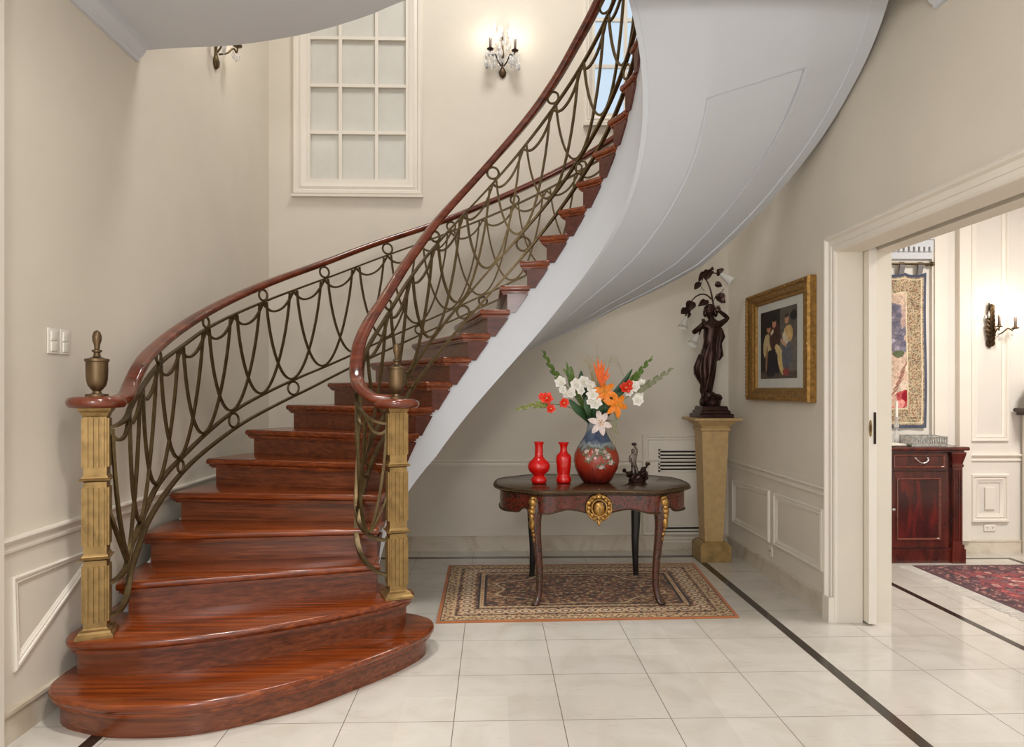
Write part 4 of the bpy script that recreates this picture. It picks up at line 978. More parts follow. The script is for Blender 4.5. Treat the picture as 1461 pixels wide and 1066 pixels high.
# lamp branch with leaves and three glass flowers
def stalk(pts, r=.008): return spline([sp_(*p) for p in pts], 7)
b = MB(); b.tube(stalk([(1021,448,-.02),(1017,430,-.01),(1014,415,0),(1009,402,0),(1003,394,0)]), .0085, 8, taper=.7)
b.tube(stalk([(1015,427,0),(1008,421,0),(1000,420,0),(992,424,-.01),(985,432,-.02)]), .007, 8, taper=.7)
b.tube(stalk([(1003,394,0),(1006,388,0),(1014,389,-.01),(1026,391,-.02)]), .007, 8, taper=.7)
b.tube(stalk([(1018,430,0),(1022,421,0),(1028,418,0),(1033,412,0)]), .0025, 6); b.tube(stalk([(1003,398,0),(1000,408,0),(1005,415,0)]), .0025, 6)
b.tube(stalk([(985,436,-.02),(981,443,-.03),(978,452,-.04)]), .006, 8); b.tube(stalk([(1000,470,-.06),(998,476,-.08),(996,478,-.09)]), .006, 8)
b.build('branch', DB, st)
def sleaf(px, py, tipx, tipy, w, dy=-.01):
    b = MB(); p0, p1 = sp_(px, py, dy), sp_(tipx, tipy, dy-.012); d = p1-p0
    petal(b, p0, d, (0,-1,.15), d.length, w, .12, .35, 8, 6, .72, .003); b.build('leaf', DB, st)
for a in ((1010,385,1008,400,.075),(1004,388,997,402,.045),(1016,386,1011,391,.05),(1018,383,1014,384,.03),(997,404,991,413,.05),(1000,405,992,404,.03),(1026,404,1032,412,.0),(1020,405,1031,408,.055),(1029,418,1018,425,.0),(1022,422,1036,432,.07),(1029,418,1030,433,.06),(1011,430,996,436,.04),(1006,428,997,437,.045),(987,430,982,444,.085),(983,440,975,448,.06),(978,440,972,448,.05),(984,446,982,454,.03),(1026,388,1024,394,.04),(1028,386,1033,384,.035),(1024,384,1030,394,.04)):
    if a[4] > 0: sleaf(*a)
def shade(px, py, tipx, tipy, r, dy):
    p0, p1 = sp_(px, py, dy), sp_(tipx, tipy, dy-.03); d = (p1-p0); Ln = d.length; d.normalize(); u = d.orthogonal().normalized(); w = d.cross(u); b = MB(); rs = []
    for t, k in ((0,.30),(.15,.52),(.4,.72),(.7,.86),(.9,1.04),(1,1.22),(.99,1.17),(.9,.98),(.7,.80),(.4,.66),(.15,.46),(0.02,.22)):
        rs.append([p0+d*(Ln*t)+u*(r*k*(1+.06*math.sin(6*a)*t)*math.cos(a))+w*(r*k*(1+.06*math.sin(6*a)*t)*math.sin(a)) for a in [2*PI*j/24 for j in range(24)]])
    b.rings(rs); b.build('glass_shade', M['shade'], st)
shade(1028,391,1044,402,.036,-.03); shade(979,452,974,467,.032,-.05); shade(996,478,988,491,.036,-.10)

# ------------------------------------------------------------------ gilt framed picture on the right wall
pic = empty('framed_picture', (XR, 4.83, 1.72), 'gilt framed dark figure painting with white mount on the right wall', 'picture')
fy0, fy1, fz0, fz1 = 4.29, 5.375, 1.312, 2.128
b = MB(); rs = []
for d, k in ((0,0),(0,.040),(.012,.055),(.03,.058),(.04,.048),(.07,.042),(.085,.034),(.10,.036),(.11,.026),(.125,.022),(.135,.024),(.145,.012),(.145,0)):
    rs.append([(XR-.002-k, u, z) for u, z in ((fy0+d,fz0+.66*d),(fy1-d,fz0+.66*d),(fy1-d,fz1-.66*d),(fy0+d,fz1-.66*d))])
b.rings(rs, cap=False); fr = b.build('frame', M['fgilt'], pic, ang=25)
b = MB(); rn = random.Random(3)
per = [(fy0,fz0),(fy1,fz0),(fy1,fz1),(fy0,fz1)]; ii = inset(per, .022)
for i in range(4):
    p, q = Vector(ii[i]), Vector(ii[(i+1) % 4]); n = int((q-p).length/.028)
    for j in range(n):
        o = p+(q-p)*((j+.5)/n); b.ball((XR-.059, o.x, o.y), .010, 6, 4, (.5,1.1,1.0), .2, j)
b.build('carved_edge', M['fgilt'], fr)
b = MB(); m0 = [(fy0+.14,fz0+.09),(fy1-.14,fz0+.09),(fy1-.14,fz1-.09),(fy0+.14,fz1-.09)]; b.box(XR-.010, XR-.003, m0[0][0], m0[1][0], m0[0][1], m0[2][1]); b.build('mount', simple('pale_grey_mount', (200,200,192), .6, vary=.04), pic, smooth=False)
def paint_picture(u, v, W, D):
    col = np.zeros((len(u), 3)); col[:] = C3(34,28,26); n = vnoise(u*22, v*22, 4)
    put(col, u > .56*W, C3(92,84,76)); put(col, (u > .56*W) & (v < .55*D), C3(108,100,92)); put(col, v < .10*D, C3(84,72,62))
    def el(cx, cy, rx, ry, c, an=0.):
        x, y = (u/W-cx), (v/D-cy); ca, sa = math.cos(an), math.sin(an); X, Y = x*ca+y*sa, -x*sa+y*ca
        put(col, (X/rx)**2+(Y/ry)**2 < 1, C3(*c))
    el(.20,.46,.12,.20,(196,176,130)); el(.24,.74,.055,.06,(196,140,106)); el(.24,.80,.08,.05,(20,16,16)); el(.42,.60,.16,.20,(66,36,30)); el(.40,.80,.055,.06,(190,136,104)); el(.40,.865,.07,.04,(18,14,14)); el(.30,.22,.20,.20,(28,28,40)); el(.46,.26,.10,.20,(24,24,36),.3)
    el(.60,.24,.09,.20,(206,180,118),.35); el(.52,.40,.12,.06,(214,190,136),-.7); el(.74,.34,.13,.26,(92,92,104)); el(.78,.62,.12,.12,(204,170,112)); el(.70,.56,.06,.10,(212,196,170),.5); el(.74,.82,.05,.06,(202,150,116)); el(.73,.875,.05,.03,(60,40,30)); el(.66,.50,.10,.03,(186,150,120),-.6); el(.18,.30,.03,.20,(150,112,76),-.1); el(.72,.09,.09,.05,(140,60,60)); el(.92,.86,.09,.07,(24,22,20)); el(.34,.68,.05,.03,(214,196,168),.5)
    return col*(.8+.4*n)[:,None]
iy0, iy1, iz0, iz1 = 4.545, 5.165, 1.475, 1.975
b = MB(); nu, nv = 90, 66
for i in range(nu+1):
    for j in range(nv+1): b.v.append((XR-.0125, iy1-(iy1-iy0)*i/nu, iz0+(iz1-iz0)*j/nv))
for i in range(nu):
    for j in range(nv):
        a = i*(nv+1)+j; b.f.append((a, a+1, a+nv+2, a+nv+1))
o = b.build('painted_panel', attrmat('oil_paint', .45, .3), pic, fix=False)
u, v = np.meshgrid(np.linspace(0,1,nu+1), np.linspace(0,1,nv+1), indexing='ij'); set_pigment(o, paint_picture(u.ravel(), v.ravel(), 1, 1))

# ------------------------------------------------------------------ vents, switches
def vent(y, x0, x1, z0, z1, n, label):
    r = empty('wall_vent', ((x0+x1)/2, y, z0), label, 'vent', None)
    b = MB(); h = (z1-z0); s = h/(2*n-1)
    b.box(x0-.012, x1+.012, y-.006, y-.004, z0-.012, z1+.012); b.build('backing', M['black'], r, smooth=False)
    b = MB()
    ed = [z0-.014]+sum([[z0+2*i*s, z0+(2*i+1)*s] for i in range(n)], [])+[z1+.014]
    for i in range(0, len(ed), 2): b.box(x0-.014, x1+.014, y-.012, y-.005, ed[i], ed[i+1])
    b.box(x0-.014, x0, y-.012, y-.005, z0-.014, z1+.014); b.box(x1, x1+.014, y-.012, y-.005, z0-.014, z1+.014)
    b.build('slats', M['white'], r, smooth=False)
b = MB(); moulding(b, [(1.300,.128),(1.300,1.005),(1.965,1.005),(1.965,.128)], (0,YB), (1,0), (0,-1), .07, .030); b.box(1.36, 1.90, YB-.012, YB-.0005, .14, .95); struct(b.build('trim_13', M['white'], ang=25))
vent(YB-.010, 1.455, 1.84, .694, .862, 6, 'upper black-slotted wall vent behind the stone pedestal')
vent(YB-.010, 1.455, 1.84, .080, .198, 4, 'lower black-slotted wall vent behind the foot of the stone pedestal')
for i, (y0, y1) in enumerate(((2.995, 3.072), (3.078, 3.150))):
    r = empty('light_switch', (XL, (y0+y1)/2, 1.60), ['ivory light switch plate on the left wall, nearer the left edge of the two', 'ivory light switch plate on the left wall, nearer the brass urn of the two'][i], 'switch')
    b = MB(); b.slab([(y0,1.553),(y1,1.553),(y1,1.665),(y0,1.665)], 0, .008, .004); b.v = [(XL+.0005+z, x, y) for x, y, z in b.v]; b.build('plate', M['plastic'], r, ang=50)
    for q in range(2):
        z0 = 1.563+q*.048; b = MB(); b.rings([[(XL+k, a, c) for a, c in inset([(y0+.016,z0),(y1-.016,z0),(y1-.016,z0+.043),(y0+.016,z0+.043)], d)] for k, d in ((.008,0),(.012,.002),(.013,.004))]); b.build('rocker', M['plastic'], r, ang=30)

# ------------------------------------------------------------------ crystal wall sconces
def sconce(loc, n, label, arms, sc=1.0, mats=('dbronze','candle'), drops=16, group=None, seed=0, ornate=False):
    """n: direction out of the wall; local frame: s across, n out, z up"""
    n = Vector(n); s = Vector((0,0,1)).cross(n)*1.0; o = Vector(loc)
    Pn = lambda a, out, z: o+s*(a*sc)+n*(out*sc)+Vector((0,0,z*sc))
    r = empty('wall_sconce', loc, label, 'wall lamp', group); rn = random.Random(seed)
    b = MB(); rs = []
    for z, w in ((-.20,.006),(-.18,.028),(-.15,.034),(-.12,.018),(-.10,.008),(-.05,.010),(.0,.016),(.05,.010),(.10,.008),(.18,.006),(.205,.003)):
        rs.append([Pn(w*math.cos(a), .010+.55*w*max(0, math.sin(a)) if math.sin(a) > 0 else .001, z) for a in [2*PI*j/12 for j in range(12)]])
    b.rings(rs); b.build('backplate', M['edge'] if drops > 20 else M[mats[0]], r, ang=60)
    if ornate:
        b = MB()
        for z, w in ((-.17,.03),(-.13,.04),(-.09,.05),(-.05,.055),(-.01,.045),(.03,.04),(.07,.028),(.11,.022),(.15,.016)):
            for sg in (-1, 1):
                p0 = Pn(0, .025, z); p1 = Pn(sg*w*.95, .035, z+.045); petal(b, p0, p1-p0, n, (p1-p0).length, .045*sc, .25, .4, 6, 4, .8, .004)
            p0 = Pn(0, .03, z-.02); petal(b, p0, Vector((0,0,1))+n*.4, n, .06*sc, .04*sc, -.2, .4, 6, 4, .8, .004)
        b.build('acanthus_ornament', M[mats[0]], r)
    tips = []
    for a, z, out in arms:
        pts = spline([Pn(a*.12,.02,-.10), Pn(a*.4,out*.6,-.075), Pn(a*.6,out*.9,-.035), Pn(a*.8,out,-.05), Pn(a*.97,out,-.03), Pn(a,out,z-.0)], 6)
        b = MB(); b.tube(pts, .006*sc, 7); c = Pn(a, out, z)
        b.lathe([(.004*sc,-.006),(.028*sc,0),(.030*sc,.006*sc),(.014*sc,.012*sc),(.012*sc,.024*sc)], c, 16); arm = b.build('arm', M[mats[0]], r, ang=50)
        b = MB(); b.lathe([(.011*sc,.012*sc),(.012*sc,.10*sc),(.009*sc,.104*sc)], c, 12); b.build('candle', M[mats[1]], arm)
        b = MB(); t = c+Vector((0,0,.135*sc)); b.lathe([(.004*sc,-.032*sc),(.012*sc,-.02*sc),(.015*sc,-.004*sc),(.011*sc,.012*sc),(.004*sc,.028*sc),(.001,.036*sc)], t, 12); b.build('bulb', M['bulb'], arm)
        tips.append(t)
    for k in range(drops):
        b = MB()
        if k % 2 and arms: a, z, out = arms[(k//2) % len(arms)]; p = Pn(a+rn.uniform(-.04,.04), out+rn.uniform(-.02,.02), z-rn.uniform(.03,.15))
        else: p = Pn(rn.uniform(-.07,.07), rn.uniform(.04,.075), rn.uniform(-.13,.22))
        h = rn.uniform(.022,.040)*sc; w = rn.uniform(.009,.014)*sc
        b.rings([[p+s*(w*q*math.cos(a))+n*(w*q*math.sin(a))+Vector((0,0,h*t)) for a in [2*PI*j/6 for j in range(6)]] for t, q in ((-1,.08),(-.35,1),(.2,.8),(1,.08))])
        b.build('crystal_drop', M['crystal'], r, smooth=False)
    return tips
r = empty('wall_socket', (XR, 5.0, .17), 'small white wall socket low on the right wall between its two panels', 'socket')
b = MB(); b.slab([(4.965,.165),(5.045,.165),(5.045,.235),(4.965,.235)], 0, .009, .004); b.v = [(XR-.0005-z, x, y) for x, y, z in b.v]; b.build('plate', M['plastic'], r, ang=50)
b = MB()
for dy in (-.012, .012): b.box(XR-.0105, XR-.009, 5.005+dy-.003, 5.005+dy+.003, .195, .207)
b.build('slots', M['dbronze'], r, smooth=False)
tips1 = sconce((.085, YB, 4.29), (0,-1,0), 'crystal hung twin candle sconce glowing on the back wall, right of the tall window', ((-.105,.0,.10),(.105,-.01,.10)), 1.0, drops=72, seed=4)
tips2 = sconce((XL, 4.78, 3.83), (1,0,0), 'bronze sconce on the left wall, half hidden above the edge of the slab', ((-.11,.0,.10),(.11,.0,.10)), 1.1, ('bronze','bronze'), drops=14, seed=8)
# ------------------------------------------------------------------ the room through the door
FY = 5.715; F0 = 2.39; F1 = 6.2
b = MB(); b.box(F0, 6.4, FY, FY+.2, 0, ZT-3.15); struct(b.build('wall_far', M['dado'], smooth=False))
b = MB(); b.box(F1, F1+.2, -1.6, FY, 0, 3.25); struct(b.build('wall_far_right', M['dado'], smooth=False))
b = MB(); b.box(F0, F1+.2, -1.6, FY+.2, 3.25, 3.4); struct(b.build('ceiling', M['ceil'], smooth=False))
b = MB(); b.box(3.86, F1, FY-.018, FY, 0, .10); b.box(3.86, F1, FY-.024, FY, .10, .114); struct(b.build('baseboard_far', M['base'], smooth=False))
chair_rail('trim_14', (4.06, FY), (F1, FY), (0,-1), .815)
b = MB(); moulding(b, [(4.065,.952),(4.065,2.95),(4.398,2.95),(4.398,.952)], (0,FY), (1,0), (0,-1), .06, .022); struct(b.build('trim_15', M['white'], ang=25))
b = MB(); moulding(b, [(4.065,.263),(4.065,.677),(4.398,.677),(4.398,.263)], (0,FY), (1,0), (0,-1), .075, .028); b.box(4.19, 4.275, FY-.016, FY, .375, .56); struct(b.build('trim_16', M['white'], ang=25))
b = MB(); b.box(3.945, 4.045, FY-.05, FY, .114, 3.2); b.box(3.72, 3.79, FY-.03, FY, .95, 3.2); b.box(3.735, 3.755, FY-.045, FY-.03, .95, 3.2); b.box(3.79, 3.865, FY-.012, FY, .114, 3.2); struct(b.build('trim_17', M['white'], smooth=False))
b = MB(); b.box(F0, 3.72, FY-.07, FY, 2.66, 3.2); b.box(F0, 3.72, FY-.035, FY, 2.50, 2.56)
for i in range(30): b.box(F0+.02+i*.044, F0+.02+i*.044+.026, FY-.06, FY-.03, 2.56, 2.60)
b.box(F0, 3.72, FY-.05, FY, 2.60, 2.66); struct(b.build('trim_18', M['ceil'], smooth=False))  # frieze and dentils belong to the mirror image too, built solid
# tapestry seen in a mirror, built as a real hanging on the wall
def paint_tapestry(u, v):
    W, D = 1.1, 1.33; x, y = u*W, v*D; col = np.zeros((len(u), 3)); n = vnoise(x*26, y*26, 3); n2 = vnoise(x*7, y*7, 6)
    e = np.minimum(np.minimum(x, W-x), np.minimum(y, D-y))
    col[:] = C3(196,164,146); put(col, n2 > .55, C3(206,180,160)); put(col, (n2 < .34), C3(170,136,126))
    def bl(cx, cy, rx, ry, c, an=0., w=.35):
        X, Y = x-cx, y-cy; ca, sa = math.cos(an), math.sin(an); A, B = X*ca+Y*sa, -X*sa+Y*ca
        put(col, (A/rx)**2+(B/ry)**2 < 1+w*(n-.5)*2, C3(*c))
    for cy_, cx_ in ((1.02,.80),(.95,.84),(.88,.80),(.82,.86),(.76,.84),(.70,.87)): bl(cx_, cy_, .08, .06, (124,118,130), .5); bl(cx_+.03, cy_+.02, .03, .025, (102,100,116)); bl(cx_-.03, cy_-.01, .02, .02, (168,160,172))
    bl(.85,.64,.05,.03,(96,104,78)); bl(.93,.50,.10,.035,(222,204,180),.9); bl(.90,.42,.08,.08,(214,182,160)); bl(.86,.33,.10,.06,(216,196,176),.5); bl(.88,.24,.10,.075,(186,84,86),.6); bl(.92,.27,.05,.05,(150,36,50)); bl(.85,.20,.06,.04,(224,150,140),.3); bl(.78,.25,.06,.06,(206,170,150)); bl(.95,1.0,.06,.14,(176,150,142),-.4)
    for k in range(5): bl(.90-.02*k,.52-.05*k,.06,.008,(150,110,96),.9)
    d5, c5 = worley(x*48, y*48, 11); fl_ = (d5 < .38) & (e > .17); col[fl_ & (c5 > .72)] *= .72; col[fl_ & (c5 < .22)] *= 1.22; d6, c6 = worley(x*90, y*90, 13); col[(d6 < .3) & (c6 > .6) & (e > .17)] *= .8
    bd = e < .17; put(col, bd, C3(188,170,140)); d, c = worley(x*70, y*70, 2)
    put(col, bd & (d < .42), C3(136,114,88)); put(col, bd & (d < .30) & (c > .6), C3(150,86,74)); put(col, bd & (d < .30) & (c < .3), C3(84,92,86)); put(col, bd & (d < .14), C3(216,200,168))
    put(col, (np.abs(e-.165) < .006), C3(214,200,170)); put(col, (np.abs(e-.045) < .005), C3(214,200,170)); put(col, e < .026, C3(82,88,104))
    return col*(.84+.32*n)[:,None]
tp = empty('tapestry', (3.1, FY, 1.07), 'floral tapestry with blue border, a mirror image built as a hanging above the far cabinet', 'tapestry')
b = MB(); nu, nv = 190, 230; tx0, tx1, tz0, tz1 = 2.60, 3.672, 1.07, 2.385
for i in range(nu+1):
    for j in range(nv+1):
        u, v = i/nu, j/nv; b.v.append((tx0+(tx1-tx0)*u+.006*math.sin(v*6), FY-.024-.010*math.sin(u*34)*(.4+v), tz0+(tz1-tz0)*v-.018*v*abs(math.sin(u*PI*6))))
for i in range(nu):
    for j in range(nv):
        a = i*(nv+1)+j; b.f.append((a, a+nv+1, a+nv+2, a+1))
o = b.build('woven_panel', attrmat('woven_wool', .95, .1), tp, fix=False)
u, v = np.meshgrid(np.linspace(0,1,nu+1), np.linspace(0,1,nv+1), indexing='ij'); set_pigment(o, paint_tapestry(u.ravel(), v.ravel()))
mod = o.modifiers.new('thick', 'SOLIDIFY'); mod.thickness = .004
b = MB(); b.tube([(2.52,FY-.045,2.455),(3.70,FY-.045,2.455)], .011, 10); b.ball((3.71,FY-.045,2.455), .02); b.ball((2.51,FY-.045,2.455), .02)
for x in (2.53, 3.69): b.box(x-.008, x+.008, FY-.045, FY-.001, 2.445, 2.465)
b.build('hanging_rod', M['bronze'], tp)
for i in range(7):
    x = 2.66+i*.158; b = MB(); pts = [(x, FY-.030, 2.375), (x, FY-.036, 2.43), (x, FY-.045, 2.470), (x, FY-.056, 2.43), (x, FY-.036, 2.372)]
    b.sweep([(-.0015,-.022),(.0015,-.022),(.0015,.022),(-.0015,.022)], pts, up=(1,0,0)); b.build('hanging_loop', simple('blue_grey_tape', (120,116,116), .9) if i == 0 else bpy.data.materials['blue_grey_tape'], tp, smooth=False)
# cabinet
M['cab'] = wood('cabinet_mahogany', (44,16,12), (74,26,18), (96,36,24), .25, (8,8,2.2))
M['cab_p'] = wood('flame_mahogany_panel', (24,6,6), (58,14,12), (108,30,22), .18, (7,7,1.6))
M['cab_h'] = wood('cabinet_mahogany_edge', (84,40,30), (104,52,38), (118,64,48), .2)
cb = empty('cabinet', (3.0, 5.5, 0), 'dark mahogany sideboard cabinet with drawer and panelled door against the far wall', 'cabinet')
cx0, cx1, cy0, cy1 = 2.46, 3.79, 5.40, 5.63
b = MB(); b.box(cx0, cx1-.08, cy0+.02, cy1, .10, .90); b.build('carcass', M['cab'], cb, smooth=False)
b = MB(); b.box(cx0, cx1-.07, cy0-.005, cy1, 0, .10); b.box(cx0, cx1-.07, cy0-.01, cy1, .10, .113); b.build('plinth', M['cab'], cb, smooth=False)
b = MB(); b.slab([(cx0-.02,cy0-.035),(cx1+.03,cy0-.035),(cx1+.03,cy1),(cx0-.02,cy1)], .905, .935, .008); b.box(cx0, cx1, cy0-.01, cy1, .893, .907); b.build('cabinet_top', M['cab'], cb, ang=40)
cxm = cx1-.055
b = MB(); b.box(cxm-.055, cxm+.055, cy0-.03, cy0+.08, 0, .115); b.box(cxm-.048, cxm+.048, cy0-.024, cy0+.07, .115, .15); b.box(cxm-.04, cxm+.04, cy0-.012, cy0+.06, .15, .77)
for i in range(4): b.box(cxm-.033+i*.018, cxm-.033+i*.018+.010, cy0-.018, cy0-.011, .18, .75)
b.square([(.042,.77),(.047,.775),(.047,.79),(.042,.795),(.044,.81),(.056,.86),(.060,.88),(.060,.893)], (cxm, cy0+.03, 0)); b.build('corner_pilaster', M['cab'], cb, smooth=False)
def raised(mb, x0, x1, z0, z1, y, w, h):
    rs = []
    for d, k in ((0,0),(0,h),(w*.5,h*1.2),(w,h*.4),(w,0)): rs.append([(x, y-k, z) for x, z in inset([(x0,z0),(x1,z0),(x1,z1),(x0,z1)], d)])
    mb.rings(rs, cap=False); return mb
for n_, (dx0, dx1) in enumerate(((3.165, 3.665), (2.50, 3.155))):
    b = MB(); b.box(dx0, dx1, cy0+.0, cy0+.02, .745, .885); dr = b.build('drawer', M['cab'], cb, smooth=False)
    b = MB(); raised(b, dx0+.05, dx1-.03, .765, .872, cy0, .014, .008); b.build('drawer_bead', M['cab_h'], dr, smooth=False)
    b = MB(); mx_ = (dx0+dx1)/2+.03; b.tube(spline([(mx_-.05,cy0-.004,.84),(mx_-.045,cy0-.02,.83),(mx_-.025,cy0-.024,.812),(mx_,cy0-.024,.806),(mx_+.025,cy0-.024,.812),(mx_+.045,cy0-.02,.83),(mx_+.05,cy0-.004,.84)], 5), .005, 7); b.ball((mx_-.05,cy0-.004,.842), .009); b.ball((mx_+.05,cy0-.004,.842), .009); b.build('handle', M['silver'], dr)
    b = MB(); b.box(dx0, dx1, cy0+.0, cy0+.02, .125, .735); dd = b.build('cabinet_door', M['cab'], cb, smooth=False)
    b = MB(); b.box(dx0+.085, dx1-.075, cy0-.003, cy0+.001, .195, .675); b.build('door_panel', M['cab_p'], dd, smooth=False)
    b = MB(); raised(b, dx0+.075, dx1-.065, .185, .685, cy0, .016, .010); b.build('panel_bead', M['cab_h'], dd, smooth=False)
    b = MB(); b.lathe([(.001,0),(.014,0),(.014,.004),(.001,.006)], (0,0,0), 14, 1, .8); b.v = [(dx0+.055+x, cy0-z-.0005, .43+y) for x, y, z in b.v]; b.build('escutcheon', M['silver'], dd)
ct = .9355
tr = empty('gallery_tray', (3.53, 5.48, ct), 'silver tray with pierced gallery rim on the far cabinet', 'tray')
b = MB(); b.box(3.37, 3.66, 5.40, 5.57, ct+.001, ct+.010); b.build('tray_floor', M['silver'], tr, smooth=False)
b = MB()
for y in (5.40, 5.57):
    b.box(3.37, 3.66, y-.003, y+.003, ct+.010, ct+.018); b.box(3.37, 3.66, y-.004, y+.004, ct+.075, ct+.085)
    for i in range(15):
        x = 3.38+i*.0195; pts = [(x+.008*math.cos(a), y, ct+.046+.028*math.sin(a)) for a in [2*PI*j/14 for j in range(14)]]; b.tube(pts, .0035, 5, closed=True)
for x in (3.37, 3.66): b.box(x-.003, x+.003, 5.40, 5.57, ct+.010, ct+.082)
b.build('gallery', M['silver'], tr, ang=50)
for i in range(3):
    b = MB(); zz = ct+.001+.0065*i; a = .1+.22*i; ca, sa = math.cos(a), math.sin(a); o = Vector((3.20+.015*i, 5.47, zz))
    b.frame_box(o-Vector((.11*ca-.08*sa, .11*sa+.08*ca, 0)), Vector((ca,sa,0))*.22, Vector((-sa,ca,0))*.16, (0,0,.006))
    tag(b.build('booklet', simple('booklet_paper_%d' % i, ((90,72,60),(196,190,178),(226,222,212))[i], .7), None, smooth=False), ['dark brown booklet lying lowest beside the silver tray', 'grey booklet lying between two others beside the silver tray', 'white booklet lying on top beside the silver tray'][i], 'booklet')
CSX = ppos(1279,600,5.585).x
cs = empty('glass_candlestick', (CSX, 5.585, ct), 'clear glass candlestick on the far cabinet left of the silver tray', 'candlestick')
b = MB(); b.lathe([(.002,0),(.05,0),(.052,.01),(.02,.022),(.012,.04),(.02,.06),(.024,.075),(.014,.09),(.010,.12),(.018,.15),(.022,.165),(.012,.18),(.016,.21),(.024,.225),(.024,.232),(.002,.226)], (CSX,5.585,ct+.001), 24); b.build('stick', M['crystal'], cs)
b = MB(); b.lathe([(.001,.227),(.011,.228),(.011,.36),(.001,.362)], (CSX,5.585,ct+.001), 12); b.build('candle', simple('ivory_candle', (236,232,222), .5), cs)
# far rug
def paint_far(x, y):
    W, D = 2.4, 2.6; col = np.zeros((len(x), 3)); e = np.minimum(np.minimum(x, W-x), np.minimum(y, D-y))
    flower_field(col, e >= 0, x, y, 12, (142,62,66), [(196,150,140), (86,40,52), (120,92,96), (172,84,80)], (74,38,46), 3)
    put(col, (e > .16) & (e < .18), C3(70,40,46)); bm = (e > .04) & (e < .16); flower_field(col, bm, x, y, 22, (96,52,58), [(170,120,110), (60,40,52)], (58,36,42), 7)
    put(col, e < .04, C3(84,52,56)); n = vnoise(x*6, y*6, 2)[:,None]; return col*(.85+.3*n)
rg = empty('red_rug', (4.4, 4.0, 0), 'faded red rug with pale fringe on the floor of the far room', 'rug')
rug_sheet('pile', 2.4, 2.6, .014, paint_far, M['rug'], rg, [(3.30,2.7),(5.7,2.7),(5.7,5.30),(3.30,5.30)])
b = MB(); rn = random.Random(9)
for i in range(420):
    y = 2.70+2.60*i/420; b.tube([(3.30,y,.006),(3.24+rn.uniform(-.01,.01),y+rn.uniform(-.008,.008),.004),(3.195+rn.uniform(-.015,.012),y+rn.uniform(-.016,.016),.003)], .0022, 4)
b.build('fringe', simple('pale_wool_fringe', (206,200,192), .9), rg)
# sconce, socket, mantel
tips3 = sconce((4.232, FY, 1.94), (0,-1,0), 'gilt two-arm candle sconce lit on the far panelled wall', ((.02,-.02,.10),(.15,-.035,.12)), .95, ('edge','candle'), drops=6, seed=21, ornate=True)
r = empty('wall_socket', (4.23, FY, .22), 'white double wall socket under the lowest wall panel', 'socket')
b = MB(); b.slab([(4.185,.185),(4.285,.185),(4.285,.245),(4.185,.245)], 0, .010, .005); b.v = [(x, FY-.0005-z, y) for x, y, z in b.v]; b.build('plate', M['plastic'], r, ang=50)
b = MB()
for x in (4.212, 4.258):
    for dx, dz in ((-.006,.006),(.006,.006),(0,-.006)): b.box(x+dx-.0018, x+dx+.0018, FY-.0115, FY-.0100, .215+dz-.004, .215+dz+.004)
b.build('slots', M['dbronze'], r, smooth=False)
mt = empty('mantelpiece', (4.9, FY-.1, 0), 'dark mantel shelf projecting from the far wall at the right edge', 'mantel')
b = MB(); b.slab([(4.42,FY-.26),(5.6,FY-.26),(5.6,FY-.03),(4.42,FY-.03)], 1.205, 1.24, .01); b.prism([(4.45,FY-.23),(5.57,FY-.23),(5.57,FY-.03),(4.45,FY-.03)], 1.18, 1.207); b.build('shelf', simple('dark_mantel_wood', (58,46,40), .3), mt, ang=40)
b = MB(); b.box(4.50, 4.70, FY-.2, FY-.03, .0, 1.182); b.box(5.32, 5.52, FY-.2, FY-.03, 0, 1.182); b.box(4.70, 5.32, FY-.18, FY-.03, .95, 1.182); b.build('surround', M['white'], mt, smooth=False)
b = MB(); b.lathe([(.002,0),(.04,0),(.045,.01),(.085,.06),(.10,.11),(.09,.16),(.05,.20),(.04,.22),(.05,.235),(.042,.235),(.002,.2)], (4.545, FY-.15, 1.2405), 28); tag(b.build('mantel_vase', simple('grey_pottery', (120,112,104), .5), None, ang=60), 'round grey pot standing on the dark mantel shelf', 'vase')
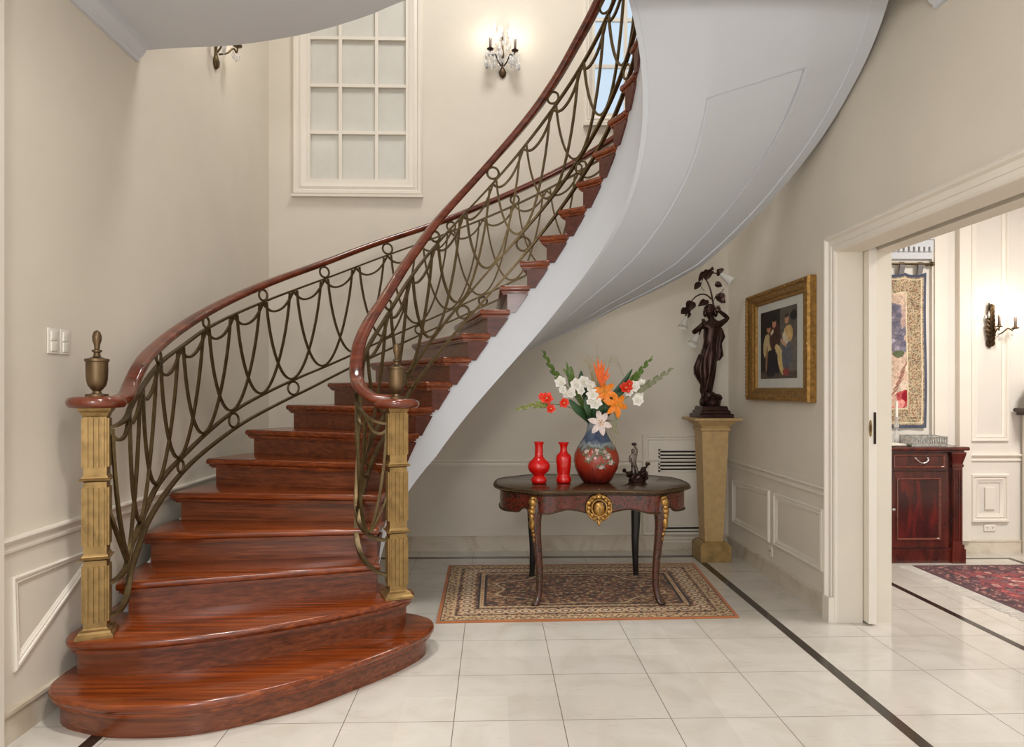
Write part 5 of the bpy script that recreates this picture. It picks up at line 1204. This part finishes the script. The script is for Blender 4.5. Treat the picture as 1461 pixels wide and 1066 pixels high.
# ------------------------------------------------------------------ camera, light, view
cam = bpy.data.cameras.new('camera'); co = bpy.data.objects.new('camera', cam); COL.objects.link(co)
FPX = 975.0
cam.sensor_width = 36; cam.lens = FPX/1461*36; cam.shift_y = 22/1461; cam.clip_start = .05
co.location = (0, 0, 1.4); co.rotation_euler = (PI/2, 0, -math.atan(27.5/FPX)); S.camera = co
w = bpy.data.worlds.new('world'); S.world = w; w.use_nodes = True
w.node_tree.nodes['Background'].inputs['Color'].default_value = (1, .995, .985, 1); w.node_tree.nodes['Background'].inputs['Strength'].default_value = 1.4
def light(kind, loc, power, col=(1,.9,.78), size=.1, rot=(0,0,0), **k):
    l = bpy.data.lights.new('lamp', kind); l.energy = power; l.color = col
    if kind == 'AREA': l.shape = 'DISK'; l.size = size
    else: l.shadow_soft_size = size
    for a, b_ in k.items(): setattr(l, a, b_)
    o = bpy.data.objects.new('lamp', l); COL.objects.link(o); o.location = loc; o.rotation_euler = rot; return o  # sconce lights and added fill lights share this name
light('AREA', (.4, 1.0, 3.2), 16, (1,.975,.94), .5)  # added to brighten the hall, no fixture on the ceiling
light('AREA', (-.9, 2.2, 3.2), 8, (1,.97,.93), .3)  # added fill over the first steps, without a fixture
light('SPOT', (-.75, 2.1, 3.2), 125, (1,.95,.88), .08, (math.radians(22), 0, math.radians(14)), spot_size=math.radians(52), spot_blend=.8)  # spot added to make the lower steps brighter, source unseen
light('POINT', (-.7, -1.0, 2.3), 125, (1,.98,.955), .35)  # unseen fill behind the camera, added to reach under the stair
light('AREA', (.1, 4.2, 6.3), 70, (1,.975,.945), 1.2)  # added at the top of the stairwell to light it from above
light('AREA', (4.2, 3.6, 3.2), 95, (1,.955,.90), .8)  # added to light the far room, no ceiling fitting there
for t in tips1: light('POINT', (t.x, t.y-.03, t.z+.01), 1.0, (1,.92,.82), .02)
for t in tips2: light('POINT', (t.x+.03, t.y, t.z+.01), 1.2, (1,.88,.72), .02)
for t in tips3: light('POINT', (t.x, t.y-.03, t.z+.01), 1.6, (1,.88,.72), .02)
vs = S.view_settings; vs.view_transform = 'Standard'; vs.look = 'None'; vs.exposure = 0.17; vs.gamma = 1.0; vs.use_curve_mapping = False
S.cycles.use_denoising = True; S.cycles.max_bounces = 8; S.cycles.diffuse_bounces = 5
S.cycles.sample_clamp_indirect = 6.0
